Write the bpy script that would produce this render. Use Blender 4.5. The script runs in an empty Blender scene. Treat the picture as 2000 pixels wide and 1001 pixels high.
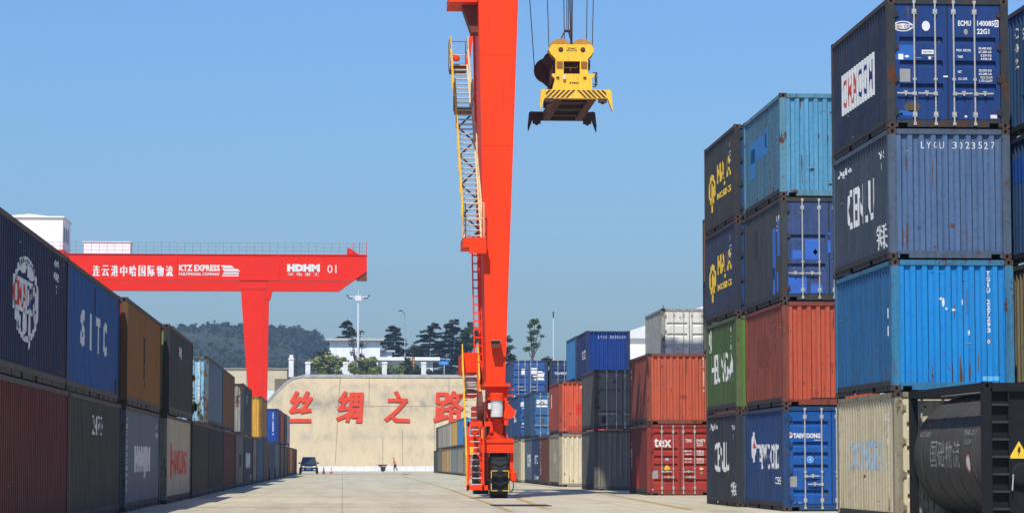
import bpy, bmesh, math, random
from mathutils import Vector, Matrix
random.seed(11)
S = bpy.context.scene
COL = S.collection
R = math.radians

# ------------------------------------------------------------------ camera, sky, sun, exposure
cam_d = bpy.data.cameras.new('camera')
cam_d.sensor_fit = 'HORIZONTAL'; cam_d.sensor_width = 36.0; cam_d.lens = 93.94
cam_d.clip_start = 0.5; cam_d.clip_end = 12000
cam = bpy.data.objects.new('camera', cam_d); COL.objects.link(cam)
cam.location = (0, 0, 1.204)
cam.rotation_euler = (R(90 + 4.397), 0, R(-3.620))
S.camera = cam

SUN_EL, SUN_AZ = R(49.5), R(15.8)          # light travels towards +Y and a little to +X
W = bpy.data.worlds.new('World'); S.world = W; W.use_nodes = True
nt = W.node_tree; nt.nodes.clear()
sky = nt.nodes.new('ShaderNodeTexSky'); sky.sky_type = 'NISHITA'; sky.sun_disc = False
sky.sun_elevation = SUN_EL; sky.sun_rotation = math.pi + SUN_AZ
sky.altitude = 0; sky.air_density = 1.6; sky.dust_density = 1.0; sky.ozone_density = 6.0
bg = nt.nodes.new('ShaderNodeBackground'); bg.inputs['Strength'].default_value = 0.115
hs = nt.nodes.new('ShaderNodeMix'); hs.data_type = 'RGBA'; hs.blend_type = 'MULTIPLY'; hs.inputs[0].default_value = 1.0; hs.inputs[7].default_value = (0.58, 0.82, 1.25, 1)
wo = nt.nodes.new('ShaderNodeOutputWorld')
nt.links.new(sky.outputs[0], hs.inputs[6]); nt.links.new(hs.outputs[2], bg.inputs['Color'])
nt.links.new(bg.outputs[0], wo.inputs['Surface'])
sun_d = bpy.data.lights.new('sun', 'SUN'); sun_d.energy = 5.0; sun_d.angle = R(0.53); sun_d.color = (1.0, 0.95, 0.86)
sun = bpy.data.objects.new('sun', sun_d); COL.objects.link(sun); sun.location = (-20, -60, 80)
ldir = Vector((math.sin(SUN_AZ) * math.cos(SUN_EL), math.cos(SUN_AZ) * math.cos(SUN_EL), -math.sin(SUN_EL)))
sun.rotation_euler = ldir.to_track_quat('-Z', 'Y').to_euler()
S.view_settings.view_transform = 'Standard'; S.view_settings.look = 'None'
S.view_settings.exposure = 0.0; S.view_settings.gamma = 1.0; S.view_settings.use_curve_mapping = False
S.cycles.max_bounces = 6; S.cycles.volume_bounces = 0; S.cycles.use_denoising = True

# ------------------------------------------------------------------ materials
def lin(c): c /= 255.0; return c / 12.92 if c <= 0.04045 else ((c + 0.055) / 1.055) ** 2.4
def C(r, g, b): return (lin(r), lin(g), lin(b), 1.0)
def mul(c, k): return (c[0] * k, c[1] * k, c[2] * k, 1.0)
MATS = {}
class NT:
    def __init__(s, name):
        s.m = bpy.data.materials.new(name); s.m.use_nodes = True; s.t = s.m.node_tree
        s.b = s.t.nodes['Principled BSDF']
    def n(s, typ, **kw):
        o = s.t.nodes.new(typ)
        for k, v in kw.items(): setattr(o, k, v)
        return o
    def l(s, a, b): s.t.links.new(a, b)
    def pos(s, scale=(1, 1, 1)):
        g = s.n('ShaderNodeNewGeometry'); m = s.n('ShaderNodeMapping'); m.inputs['Scale'].default_value = scale
        s.l(g.outputs['Position'], m.inputs['Vector']); return m.outputs[0]
    def noise(s, vec, scale, detail=4, rough=0.6):
        o = s.n('ShaderNodeTexNoise'); o.inputs['Scale'].default_value = scale
        o.inputs['Detail'].default_value = detail; o.inputs['Roughness'].default_value = rough
        s.l(vec, o.inputs['Vector']); return o.outputs['Fac']
    def ramp(s, fac, a, b, lo=(0, 0, 0, 1), hi=(1, 1, 1, 1)):
        o = s.n('ShaderNodeValToRGB'); e = o.color_ramp.elements
        e[0].position = a; e[1].position = b; e[0].color = lo; e[1].color = hi
        s.l(fac, o.inputs[0]); return o.outputs[0]
    def mix(s, fac, a, b, mode='MIX'):
        o = s.n('ShaderNodeMix', data_type='RGBA', blend_type=mode)
        for i, v in ((0, fac), (6, a), (7, b)):
            if hasattr(v, 'links'): s.l(v, o.inputs[i])
            else: o.inputs[i].default_value = v
        return o.outputs[2]
    def bump(s, h, st=0.3, d=0.02):
        o = s.n('ShaderNodeBump'); o.inputs['Strength'].default_value = st; o.inputs['Distance'].default_value = d
        s.l(h, o.inputs['Height']); s.l(o.outputs[0], s.b.inputs['Normal'])
    def done(s, col, rough=0.6, metal=0.0, spec=0.4):
        if hasattr(col, 'links'): s.l(col, s.b.inputs['Base Color'])
        else: s.b.inputs['Base Color'].default_value = col
        s.b.inputs['Roughness'].default_value = rough; s.b.inputs['Metallic'].default_value = metal
        s.b.inputs['Specular IOR Level'].default_value = spec
        return s.m
RUST = (0.085, 0.035, 0.016, 1)
SPEC = {}
def paint(name, col, rust=0.5, grime=0.5, fade=0.5, rough=0.55):
    """weathered steel paint: sun-faded blotches, vertical run-off streaks, grit, rust spots"""
    if name in MATS: return MATS[name]
    SPEC[name] = (col, rust, grime, fade)
    col = (col[0] * .92, col[1] * .92, col[2] * (.80 if col[2] > col[0] * 1.15 else .95), 1)
    k = NT(name)
    big = k.ramp(k.noise(k.pos(), 0.8, 6, 0.7), 0.35, 0.70)
    pale = tuple(min(1, c * 0.80 + 0.05) for c in col[:3]) + (1,)
    c = k.mix(big, col, k.mix(0.8 * fade, col, pale))
    dirty = (col[0] * 0.38 + 0.012, col[1] * 0.36 + 0.011, col[2] * 0.34 + 0.009, 1)
    st = k.ramp(k.noise(k.pos((5.0, 5.0, 0.30)), 1.6, 7, 0.75), 0.46, 0.72)
    c = k.mix(k.mix(min(1, grime * 1.1), (0, 0, 0, 1), st), c, dirty)
    st3 = k.ramp(k.noise(k.pos((16.0, 16.0, 0.8)), 1.0, 4, 0.7), 0.50, 0.74)
    c = k.mix(k.mix(grime * 0.55, (0, 0, 0, 1), st3), c, mul(dirty, 0.9))
    fine = k.ramp(k.noise(k.pos(), 9.0, 5, 0.75), 0.52, 0.70)
    c = k.mix(k.mix(grime * 0.9, (0, 0, 0, 1), fine), c, mul(dirty, 1.0))
    e = 0.672 - 0.11 * rust
    rs = k.ramp(k.noise(k.pos((1.0, 1.0, 0.55)), 2.9, 9, 0.78), e, e + 0.03)
    c = k.mix(rs, c, RUST)
    k.bump(k.noise(k.pos((0.8, 0.8, 0.25)), 2.4, 3, 0.5), 0.5, 0.06)
    MATS[name] = k.done(c, rough, 0, 0.12); return MATS[name]
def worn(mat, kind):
    """the darker, rustier and more streaked paint of a container's frame or long sides, from the colour of its ends"""
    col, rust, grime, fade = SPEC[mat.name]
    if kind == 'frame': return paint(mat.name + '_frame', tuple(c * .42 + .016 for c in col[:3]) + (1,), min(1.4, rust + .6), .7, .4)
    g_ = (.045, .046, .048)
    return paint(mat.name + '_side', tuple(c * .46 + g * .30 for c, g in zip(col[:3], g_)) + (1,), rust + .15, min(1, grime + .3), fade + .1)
def plain(name, col, rough=0.6, metal=0.0, var=0.25, scale=4.0, spec=0.4):
    if name in MATS: return MATS[name]
    k = NT(name)
    f = k.ramp(k.noise(k.pos(), scale, 5, 0.65), 0.3, 0.75)
    MATS[name] = k.done(k.mix(f, col, mul(col, 1 - var)), rough, metal, spec); return MATS[name]

M_WHITE = plain('white_lettering', (0.72, 0.72, 0.70, 1), 0.6, 0, 0.3, 9)
M_GALV = plain('galvanised_steel', (0.50, 0.49, 0.46, 1), 0.45, 0.25, 0.35, 12)
M_RAIL = plain('undercoated_rail', (0.028, 0.026, 0.025, 1), 0.75, 0, 0.5, 5)
M_DUST = plain('dusty_rail', (0.095, 0.085, 0.072, 1), 0.85, 0, 0.5, 3)
M_DARK = plain('dark_recess', (0.014, 0.014, 0.014, 1), 0.8, 0, 0.3)
M_CAST = plain('rusty_casting', (0.075, 0.045, 0.032, 1), 0.8, 0, 0.6, 9)
M_RED = plain('letter_red', (0.55, 0.055, 0.03, 1), 0.6)
M_NAVYL = plain('letter_navy', C(30, 48, 110), 0.6)
M_YEL = plain('letter_yellow', C(232, 190, 50), 0.6)
M_DECAL = plain('sticker_white', (0.7, 0.7, 0.69, 1), 0.5, 0, 0.15, 3)
M_GREYPLATE = plain('data_plate_grey', (0.33, 0.33, 0.30, 1), 0.4, 0.2)
M_RUBBER = plain('tyre_rubber', (0.018, 0.018, 0.019, 1), 0.85, 0, 0.4, 14)

# ------------------------------------------------------------------ mesh helpers
class MB:
    def __init__(s): s.v = []; s.f = []
    def add(s, vs, fs):
        o = len(s.v); s.v += [tuple(v) for v in vs]; s.f += [tuple(i + o for i in f) for f in fs]; return s
    def box(s, x0, y0, z0, x1, y1, z1):
        return s.add([(x0, y0, z0), (x1, y0, z0), (x1, y1, z0), (x0, y1, z0), (x0, y0, z1), (x1, y0, z1), (x1, y1, z1), (x0, y1, z1)],
                     [(0, 3, 2, 1), (4, 5, 6, 7), (0, 1, 5, 4), (1, 2, 6, 5), (2, 3, 7, 6), (3, 0, 4, 7)])
    def quad(s, a, b, c, d): return s.add([a, b, c, d], [(0, 1, 2, 3)])
    def prism(s, poly, a0, a1, axis='y'):
        """polygon given in the two other axes, extruded along axis from a0 to a1"""
        def P(p, a): return {'y': (p[0], a, p[1]), 'x': (a, p[0], p[1]), 'z': (p[0], p[1], a)}[axis]
        n = len(poly); vs = [P(p, a0) for p in poly] + [P(p, a1) for p in poly]
        fs = [tuple(range(n)), tuple(range(2 * n - 1, n - 1, -1))] + [(i, i + n, (i + 1) % n + n, (i + 1) % n) for i in range(n)]
        return s.add(vs, fs)
    def beam(s, p, q, w, h=None):
        h = h or w; p = Vector(p); q = Vector(q); d = (q - p).normalized()
        up = Vector((0, 0, 1)) if abs(d.z) < 0.95 else Vector((0, 1, 0))
        a = d.cross(up).normalized() * w / 2; b = a.cross(d).normalized() * h / 2
        vs = [p - a - b, p + a - b, p + a + b, p - a + b, q - a - b, q + a - b, q + a + b, q - a + b]
        return s.add(vs, [(0, 1, 2, 3), (7, 6, 5, 4), (0, 4, 5, 1), (1, 5, 6, 2), (2, 6, 7, 3), (3, 7, 4, 0)])
    def tube(s, p, q, r0, r1=None, n=8):
        r1 = r0 if r1 is None else r1
        p = Vector(p); q = Vector(q); d = (q - p).normalized()
        up = Vector((0, 0, 1)) if abs(d.z) < 0.95 else Vector((0, 1, 0))
        a = d.cross(up).normalized(); b = a.cross(d).normalized(); vs = []
        for c, r in ((p, r0), (q, r1)):
            vs += [c + a * (r * math.cos(2 * math.pi * i / n)) + b * (r * math.sin(2 * math.pi * i / n)) for i in range(n)]
        return s.add(vs, [tuple(range(n)), tuple(range(2 * n - 1, n - 1, -1))] + [(i, i + n, (i + 1) % n + n, (i + 1) % n) for i in range(n)])
    def lathe(s, c, axis, prof, n=24):
        """prof = [(distance along axis, radius)]"""
        c = Vector(c); d = Vector(axis).normalized()
        up = Vector((0, 0, 1)) if abs(d.z) < 0.95 else Vector((0, 1, 0))
        a = d.cross(up).normalized(); b = a.cross(d).normalized(); vs = []; fs = []; m = len(prof)
        for t, r in prof:
            vs += [c + d * t + a * (r * math.cos(2 * math.pi * i / n)) + b * (r * math.sin(2 * math.pi * i / n)) for i in range(n)]
        for j in range(m - 1):
            fs += [(j * n + i, (j + 1) * n + i, (j + 1) * n + (i + 1) % n, j * n + (i + 1) % n) for i in range(n)]
        fs += [tuple(range(n)), tuple(range(m * n - 1, (m - 1) * n - 1, -1))]
        return s.add(vs, fs)
    def mesh(s, name, recalc=True, smooth=False):
        m = bpy.data.meshes.new(name); m.from_pydata(s.v, [], s.f)
        if recalc:
            b = bmesh.new(); b.from_mesh(m); bmesh.ops.recalc_face_normals(b, faces=b.faces); b.to_mesh(m); b.free()
        if smooth:
            for p in m.polygons: p.use_smooth = True
        m.materials.append(None); m.update(); return m
    def build(s, name, mat, parent=None, smooth=False, recalc=True):
        return put(name, s.mesh(name, recalc, smooth), mat, parent)
def put(name, mesh, mat, parent=None, loc=None):
    o = bpy.data.objects.new(name, mesh); COL.objects.link(o)
    if len(mesh.materials) == 0: mesh.materials.append(None)
    o.material_slots[0].link = 'OBJECT'; o.material_slots[0].material = mat
    if parent: o.parent = parent
    if loc: o.location = loc
    return o
def empty(name, loc=(0, 0, 0), rz=0.0):
    o = bpy.data.objects.new(name, None); COL.objects.link(o); o.location = loc; o.rotation_euler.z = rz
    o.empty_display_size = 0.3; return o
def tag(o, label, cat, group=None):
    o['label'] = label; o['category'] = cat
    if group: o['group'] = group
    return o
def structure(o): o['kind'] = 'structure'; return o
def stuff(o): o['kind'] = 'stuff'; return o
def copy_tree(o, parent=None):
    c = o.copy(); COL.objects.link(c); c.parent = parent
    for ch in o.children: copy_tree(ch, c)
    return c

# ------------------------------------------------------------------ flat print: lettering wrapped on a surface
_txt = {}
def text_bm(body, bold=0.0, space=1.0):
    """unit lettering as a bmesh in the u,v plane: cap height 1, centred"""
    key = (body, bold, space)
    if key not in _txt:
        cu = bpy.data.curves.new('lettering', 'FONT'); cu.body = body; cu.offset = bold; cu.space_character = space
        cu.resolution_u = 2
        o = bpy.data.objects.new('lettering', cu); COL.objects.link(o)
        dg = bpy.context.evaluated_depsgraph_get(); dg.update()
        m = bpy.data.meshes.new_from_object(o.evaluated_get(dg))
        vs = [(v.co.x, v.co.y) for v in m.vertices]; fs = [tuple(p.vertices) for p in m.polygons]
        bpy.data.objects.remove(o); bpy.data.curves.remove(cu); bpy.data.meshes.remove(m)
        xs = [v[0] for v in vs]; ys = [v[1] for v in vs]
        cx, cy = (min(xs) + max(xs)) / 2, (min(ys) + max(ys)) / 2
        w, h = max(xs) - min(xs), max(ys) - min(ys)
        _txt[key] = ([((x - cx) / w, (y - cy) / h) for x, y in vs], fs)
    return _txt[key]
def ellipse(n=28, r=0.5, a0=0, a1=2 * math.pi): return [(r * math.cos(a0 + (a1 - a0) * i / n), r * math.sin(a0 + (a1 - a0) * i / n)) for i in range(n)]
RECT = ([(-.5, -.5), (.5, -.5), (.5, .5), (-.5, .5)], [(0, 1, 2, 3)])
DISC = (ellipse(), [tuple(range(28))])
TRI = ([(-.5, -.5), (.5, -.5), (0, .5)], [(0, 1, 2)])
DIAM = ([(-.5, 0), (0, -.5), (.5, 0), (0, .5)], [(0, 1, 2, 3)])
def ring(inner=0.8, n=28):
    a = ellipse(n); b = ellipse(n, 0.5 * inner)
    return (a + b, [(i, (i + 1) % n, n + (i + 1) % n, n + i) for i in range(n)])
def decal(surf, shape, uc, vc, w, h, mat, parent, name='lettering', lift=0.004, shear=0.0):
    """shape (u,v in -0.5..0.5) scaled to w,h at uc,vc and laid on surf; cut where the surface folds"""
    vs, fs = shape
    bm = bmesh.new()
    bv = [bm.verts.new((uc + (x + shear * y) * w, vc + y * h, 0)) for x, y in vs]
    for f in fs:
        try: bm.faces.new([bv[i] for i in f])
        except ValueError: pass
    lo, hi = uc - w * .5 - abs(shear) * w, uc + w * .5 + abs(shear) * w
    for axis, b in surf['cuts'](lo, hi, vc - h / 2, vc + h / 2):
        no = (1, 0, 0) if axis == 'u' else (0, 1, 0)
        bmesh.ops.bisect_plane(bm, geom=bm.verts[:] + bm.edges[:] + bm.faces[:], plane_co=(b * no[0], b * no[1], 0), plane_no=no, dist=1e-5)
    for v in bm.verts: v.co = surf['map'](v.co.x, v.co.y, lift)
    m = bpy.data.meshes.new(name); bm.to_mesh(m); bm.free(); m.materials.append(None)
    return put(name, m, mat, parent)
def flat_surf(org, u, v, n):
    org, u, v, n = map(Vector, (org, u, v, n))
    return {'cuts': lambda *a: [], 'map': lambda a, b, l: org + u * a + v * b + n * l}

# ------------------------------------------------------------------ shipping containers
CW = 2.438; PY0 = 0.17
SP, SD = 0.278, 0.030        # side corrugation period and depth
EP, ED = 0.2335, 0.058       # end corrugation
S_OFF, E_OFF = 0.020, 0.024
def trap(t, P, a, b, c):     # 0 on the crest, 1 in the valley
    t = t % P
    if t < a: return 0.0
    if t < b: return (t - a) / (b - a)
    if t < c: return 1.0
    return 1 - (t - c) / (P - c)
def sprof(y): return S_OFF + SD * trap(y - PY0, SP, .072, .140, .210)
def eprof(x): return E_OFF + ED * trap(x - 0.17, EP, .085, .120, .200)
def sbreaks(L):
    out = []; y = PY0; n = int((L - 2 * PY0) / SP)
    for i in range(n + 1):
        for d in (0, .072, .140, .210):
            if PY0 + i * SP + d < L - PY0: out.append(PY0 + i * SP + d)
    return out + [L - PY0]
EBR = sorted(set([0.17 + i * EP + d for i in range(9) for d in (0, .085, .120, .200)] + [CW - 0.17]))
EBR = [e for e in EBR if e <= CW - 0.17 + 1e-6]
def side_surf(L, right):
    def cuts(lo, hi, a, b):
        yy = [(y if right else -y) for y in sbreaks(L)]
        return [('u', y) for y in yy if lo < y < hi]
    if right: return {'cuts': cuts, 'map': lambda u, v, l: Vector((CW - sprof(u) + l, u, v))}
    return {'cuts': cuts, 'map': lambda u, v, l: Vector((sprof(-u) - l, -u, v))}
END_SURF = {'cuts': lambda lo, hi, a, b: [('u', x) for x in EBR if lo < x < hi], 'map': lambda u, v, l: Vector((u, eprof(u) - l, v))}
def door_levels(n):
    if isinstance(n, tuple): return [(z, .045) for z in n]
    return [(0.30 + (i + 0.5) * (2.591 - 0.72) / n + 0.05 - 0.05, 0.05) for i in range(n)]
DY, DR = 0.035, 0.062        # door face behind the corner posts, depth of its pressed channels
def dprof(z, n):
    for zc, hw in door_levels(n):
        if zc - hw <= z <= zc + hw: return DY + DR
        if zc + hw < z < zc + hw + .006: return DY + DR * (1 - (z - zc - hw) / .006)
        if zc - hw - .05 < z < zc - hw: return DY + DR * (1 - (zc - hw - z) / .05)
    return DY
def door_surf(n):
    br = [z for zc, hw in door_levels(n) for z in (zc - hw - .05, zc - hw, zc + hw, zc + hw + .006)]
    return {'cuts': lambda lo, hi, a, b: [('v', z) for z in br if a < z < b], 'map': lambda u, v, l: Vector((u, dprof(v, n) - l, v))}

_cm = {}
def cmesh(kind, L, H, n=4):
    key = (kind, L, H, n)
    if key in _cm: return _cm[key]
    b = MB(); TR = 0.11; BR = 0.20
    if kind == 'post':                                   # an L-section corner post
        b.box(0, 0, .118, .10, .165, H - .118); b.box(.1, 0, .118, .165, .035, H - .118)
    elif kind == 'post_r':
        b.box(-.10, 0, .118, 0, .165, H - .118); b.box(-.165, 0, .118, -.1, .035, H - .118)
    elif kind == 'top_rail': b.box(0, .178, H - TR, .06, L - .178, H - .02)
    elif kind == 'bottom_rail':
        gap = [(L / 2 - 1.22, L / 2 - .86), (L / 2 + .86, L / 2 + 1.22)]; e = .18
        b.box(.012, .178, .118, .05, L - .178, BR + .02)
        for g0, g1 in gap + [(L - .18, 0)]:
            b.box(.03, e, .02, .06, g0, .118); e = g1
        for i in range(int(L / 1.5)): b.box(.016, .6 + i * 1.5, .03, .03, .66 + i * 1.5, .118)
    elif kind == 'sill':                                 # bottom end rail with two fork slots
        b.box(.178, .012, .105, CW - .178, .1, .165)
        for x0, x1 in ((.178, .215), (.40, CW - .40), (CW - .215, CW - .178)): b.box(x0, .012, .025, x1, .1, .105)
    elif kind == 'header': b.box(.178, .006, H - .115, CW - .178, .1, H - .012)
    elif kind == 'roof':
        b.box(.05, .1, H - .035, CW - .05, L - .1, H - .022)
        x = .35
        while x < L - .3: b.box(.12, x, H - .022, CW - .12, x + .12, H - .006); x += .28
    elif kind == 'underside': b.box(.06, .1, .11, CW - .06, L - .1, .16)
    elif kind in ('side_l', 'side_r'):
        br = sbreaks(L); z0, z1 = BR + .01, H - TR + .005; mi = kind == 'side_r'
        vs = []; fs = []
        for y in br:
            x = sprof(y) if y < L - PY0 - 1e-6 else S_OFF
            x = CW - x if mi else x
            vs += [(x, y, z0), (x, y, z1)]
        for i in range(len(br) - 1):
            q = (2 * i, 2 * i + 1, 2 * i + 3, 2 * i + 2); fs.append(q if not mi else q[::-1])
        b.add(vs, fs)
    elif kind in ('end', 'back'):
        z0, z1 = .155, H - .105; vs = []; fs = []
        for x in EBR:
            y = eprof(x) if x < CW - .171 else E_OFF
            vs += [(x, y, z0), (x, y, z1)]
        fs = [(2 * i, 2 * i + 2, 2 * i + 3, 2 * i + 1) for i in range(len(EBR) - 1)]
        if kind == 'back': vs = [(x, L - y, z) for x, y, z in vs]
        b.add(vs, fs)
    elif kind == 'casting':                              # block 0.178 x 0.162 x 0.118 with an oval hole to the end and the side
        w, d, h = .178, .162, .118
        b.add([(0, 0, 0), (w, 0, 0), (w, d, 0), (0, d, 0), (0, 0, h), (w, 0, h), (w, d, h), (0, d, h)],
              [(0, 3, 2, 1), (4, 5, 6, 7), (1, 2, 6, 5), (2, 3, 7, 6)])
        def hole(o, u, v, inn, U, V):
            o, u, v, inn = map(Vector, (o, u, v, inn)); n_ = 12; vs = []
            for i in range(n_):
                a = 2 * math.pi * i / n_; ca, sa = math.cos(a), math.sin(a); k = 1 / max(abs(ca), abs(sa))
                vs.append(o + u * (U / 2 + ca * k * U / 2) + v * (V / 2 + sa * k * V / 2))
            for i in range(n_):
                a = 2 * math.pi * i / n_; vs.append(o + u * (U / 2 + math.cos(a) * .03) + v * (V / 2 + math.sin(a) * .04))
            for i in range(n_): vs.append(vs[n_ + i] + inn * .07)
            fs = [(i, (i + 1) % n_, n_ + (i + 1) % n_, n_ + i) for i in range(n_)] + [(n_ + i, n_ + (i + 1) % n_, 2 * n_ + (i + 1) % n_, 2 * n_ + i) for i in range(n_)] + [tuple(range(2 * n_, 3 * n_))]
            b.add(vs, fs)
        hole((0, 0, 0), (1, 0, 0), (0, 0, 1), (0, 1, 0), w, h)
        hole((0, 0, 0), (0, 1, 0), (0, 0, 1), (1, 0, 0), d, h)
    elif kind in ('door_l', 'door_r'):
        x0, x1 = (.172, 1.205) if kind == 'door_l' else (1.233, CW - .172)
        z0, z1 = .175, H - .122; m = .085
        b.box(x0, DY, z0, x0 + m, DY + .05, z1); b.box(x1 - m, DY, z0, x1, DY + .05, z1)
        zz = [z0] + sorted(z for zc, hw in door_levels(n) for z in (zc - hw - .05, zc - hw, zc + hw, zc + hw + .006)) + [z1]
        vs = []
        for z in zz: vs += [(x0 + m, dprof(z, n), z), (x1 - m, dprof(z, n), z)]
        b.add(vs, [(2 * i, 2 * i + 1, 2 * i + 3, 2 * i + 2) for i in range(len(zz) - 1)])
        for zc, hw in door_levels(n):
            for x in (x0 + m, x1 - m):
                b.add([(x, DY, zc - hw - .05), (x, DY + DR, zc - hw), (x, DY + DR, zc + hw), (x, DY, zc + hw + .006)], [(0, 1, 2, 3)])
    elif kind == 'gasket':
        b.box(1.206, DY + .012, .175, 1.232, DY + .05, H - .122)
    elif kind == 'bar':
        b.tube((0, 0, .07), (0, 0, H - .06), .0185, n=8)
        for z in (.27, H - .27): b.box(-.042, -.012, z - .05, .042, .036, z + .05); b.box(-.028, -.022, z - .022, .028, .0, z + .022)
        b.box(-.034, -.01, .95, .034, .036, .995)
        for z in (.085, H - .075): b.box(-.03, -.014, z - .03, .03, .03, z + .03)
    elif kind == 'handle':                               # lever with its retaining catch
        b.beam((0, -.03, 0), (.36, -.03, .01), .022, .03); b.box(-.03, -.035, -.035, .05, .0, .035)
        b.box(.17, -.045, -.04, .205, .03, .055); b.box(.15, -.03, .03, .225, .03, .055)
    elif kind == 'hinge': b.box(.105, -.006, -.05, .235, .034, .05); b.tube((.168, -.004, -.075), (.168, -.004, .075), .02, n=6)
    _cm[key] = b.mesh('container_' + kind, recalc=kind not in ('side_l', 'side_r', 'end', 'back', 'door_l', 'door_r')); return _cm[key]
BOXES = []
def container(label, x, y, z, mat, L=6.058, H=2.591, end='panel', right=False, detail=2, frame=None, ends=None, nch=4, group=None, rz=0.0, side=None):
    """x,y,z = near lower left corner; long axis along +Y. detail 0 = far, 1 = middle, 2 = near"""
    t = empty('shipping_container', (x, y, z), rz); tag(t, label, 'container', group); t.location.z = z
    fm = frame or worn(mat, 'frame'); em = ends or mat
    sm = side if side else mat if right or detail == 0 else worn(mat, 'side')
    for (px, py, sx, kd) in ((0, 0, 0, 'post'), (CW, 0, 0, 'post_r')):
        put('corner_post', cmesh(kd, 0, H), fm, t, (px, py, 0))
    for px, kd in ((0, 'post'), (CW, 'post_r')):
        o = put('corner_post', cmesh(kd, 0, H), fm, t, (px, L, 0)); o.scale = (1, -1, 1)
    vis = CW if right else 0
    o = put('top_rail', cmesh('top_rail', L, H), fm if not right else M_DUST, t, (vis, 0, 0)); o.scale = (-1, 1, 1) if right else (1, 1, 1)
    o = put('bottom_rail', cmesh('bottom_rail', L, H), M_RAIL if not right else M_DUST, t, (vis, 0, 0)); o.scale = (-1, 1, 1) if right else (1, 1, 1)
    o = put('top_rail', cmesh('top_rail', L, H), fm, t, (CW - vis, 0, 0)); o.scale = (1, 1, 1) if right else (-1, 1, 1)
    o = put('bottom_rail', cmesh('bottom_rail', L, H), fm, t, (CW - vis, 0, 0)); o.scale = (1, 1, 1) if right else (-1, 1, 1)
    put('end_sill', cmesh('sill', 0, H), fm, t); put('end_header', cmesh('header', 0, H), fm, t)
    put('roof_panel', cmesh('roof', L, H), mat, t); put('underside', cmesh('underside', L, H), M_DARK, t)
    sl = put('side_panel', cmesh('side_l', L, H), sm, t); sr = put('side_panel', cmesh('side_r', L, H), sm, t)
    put('back_panel', cmesh('back', L, H), em, t)
    for ax, ay, sx, sy in ((0, 0, 1, 1), (CW, 0, -1, 1), (0, L, 1, -1), (CW, L, -1, -1)):
        for zz in (0, H - .118):
            o = put('corner_casting', cmesh('casting', 0, 0), M_CAST, t, (ax - sx * .002, ay - sy * .002, zz)); o.scale = (sx, sy, 1)
    doors = []
    if end == 'panel': ep = put('end_panel', cmesh('end', 0, H), em, t)
    else:
        ep = None
        for kd, bars in (('door_l', (.545, .965)), ('door_r', (1.335, 1.755))):
            d = put('door', cmesh(kd, 0, H, nch), em, t); doors.append(d)
            for i, bx in enumerate(bars):
                put('locking_bar', cmesh('bar', 0, H), M_GALV, d, (bx, -.006, 0))
                many = len(door_levels(nch)) > 3
                hx = put('handle', cmesh('handle', 0, 0), M_GALV, d, (bx, -.01, (.86 - .2 * i) if many else .68))
                if (many and i == 1) or (not many and kd == 'door_l'): hx.scale = (-1, 1, 1)
            if detail > 0:
                for k in range(4):
                    hz = .32 + k * (H - .64) / 3
                    o = put('hinge', cmesh('hinge', 0, 0), fm, d, (0 if kd == 'door_l' else CW, 0, hz))
                    if kd == 'door_r': o.scale = (-1, 1, 1)
        put('door_gasket', cmesh('gasket', 0, H), M_DARK, t)
    d_ = {'right': right, 't': t, 'L': L, 'H': H, 'sl': sl, 'sr': sr, 'end': ep, 'doors': doors, 'n': nch,
            'SL': side_surf(L, False), 'SR': side_surf(L, True), 'D': door_surf(nch)}
    if y < 135 and detail > 0: BOXES.append(d_)
    return d_
def stext(c, body, yc, zc, w, h, mat=None, bold=0.02, right=False, space=1.0):
    s = c['SR'] if right else c['SL']
    return decal(s, text_bm(body, bold, space), yc if right else -yc, zc, w, h, mat or M_WHITE, c['sr' if right else 'sl'])
def sshape(c, shp, yc, zc, w, h, mat, right=False, name='emblem', lift=0.004, shear=0):
    s = c['SR'] if right else c['SL']
    return decal(s, shp, yc if right else -yc, zc, w, h, mat, c['sr' if right else 'sl'], name, lift, shear)
def etext(c, body, xc, zc, w, h, mat=None, bold=0.02, space=1.0):
    return decal(END_SURF, text_bm(body, bold, space), xc, zc, w, h, mat or M_WHITE, c['end'])
def espread(c, body, x0, step, z, w, h):
    for i, ch in enumerate(body):
        if ch != ' ': etext(c, ch, x0 + i * step, z, w * (.4 if ch in 'I1' else 1), h, None, .0)
def evert(c, body, xc, ztop, step, w, h, mat=None):
    for i, ch in enumerate(body):
        if ch != ' ': etext(c, ch, xc, ztop - i * step, w * (0.4 if ch in 'I1' else 1), h, mat, 0.03)
def eshape(c, shp, xc, zc, w, h, mat, name='repair_patch', lift=0.003): return decal(END_SURF, shp, xc, zc, w, h, mat, c['end'], name, lift)
def dtext(c, body, xc, zc, w, h, mat=None, bold=0.02, space=1.0):
    return decal(c['D'], text_bm(body, bold, space), xc, zc, w, h, mat or M_WHITE, c['doors'][0 if xc < 1.22 else 1])
def dshape(c, shp, xc, zc, w, h, mat, name='sticker', lift=0.003):
    return decal(c['D'], shp, xc, zc, w, h, mat, c['doors'][0 if xc < 1.22 else 1], name, lift)

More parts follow.
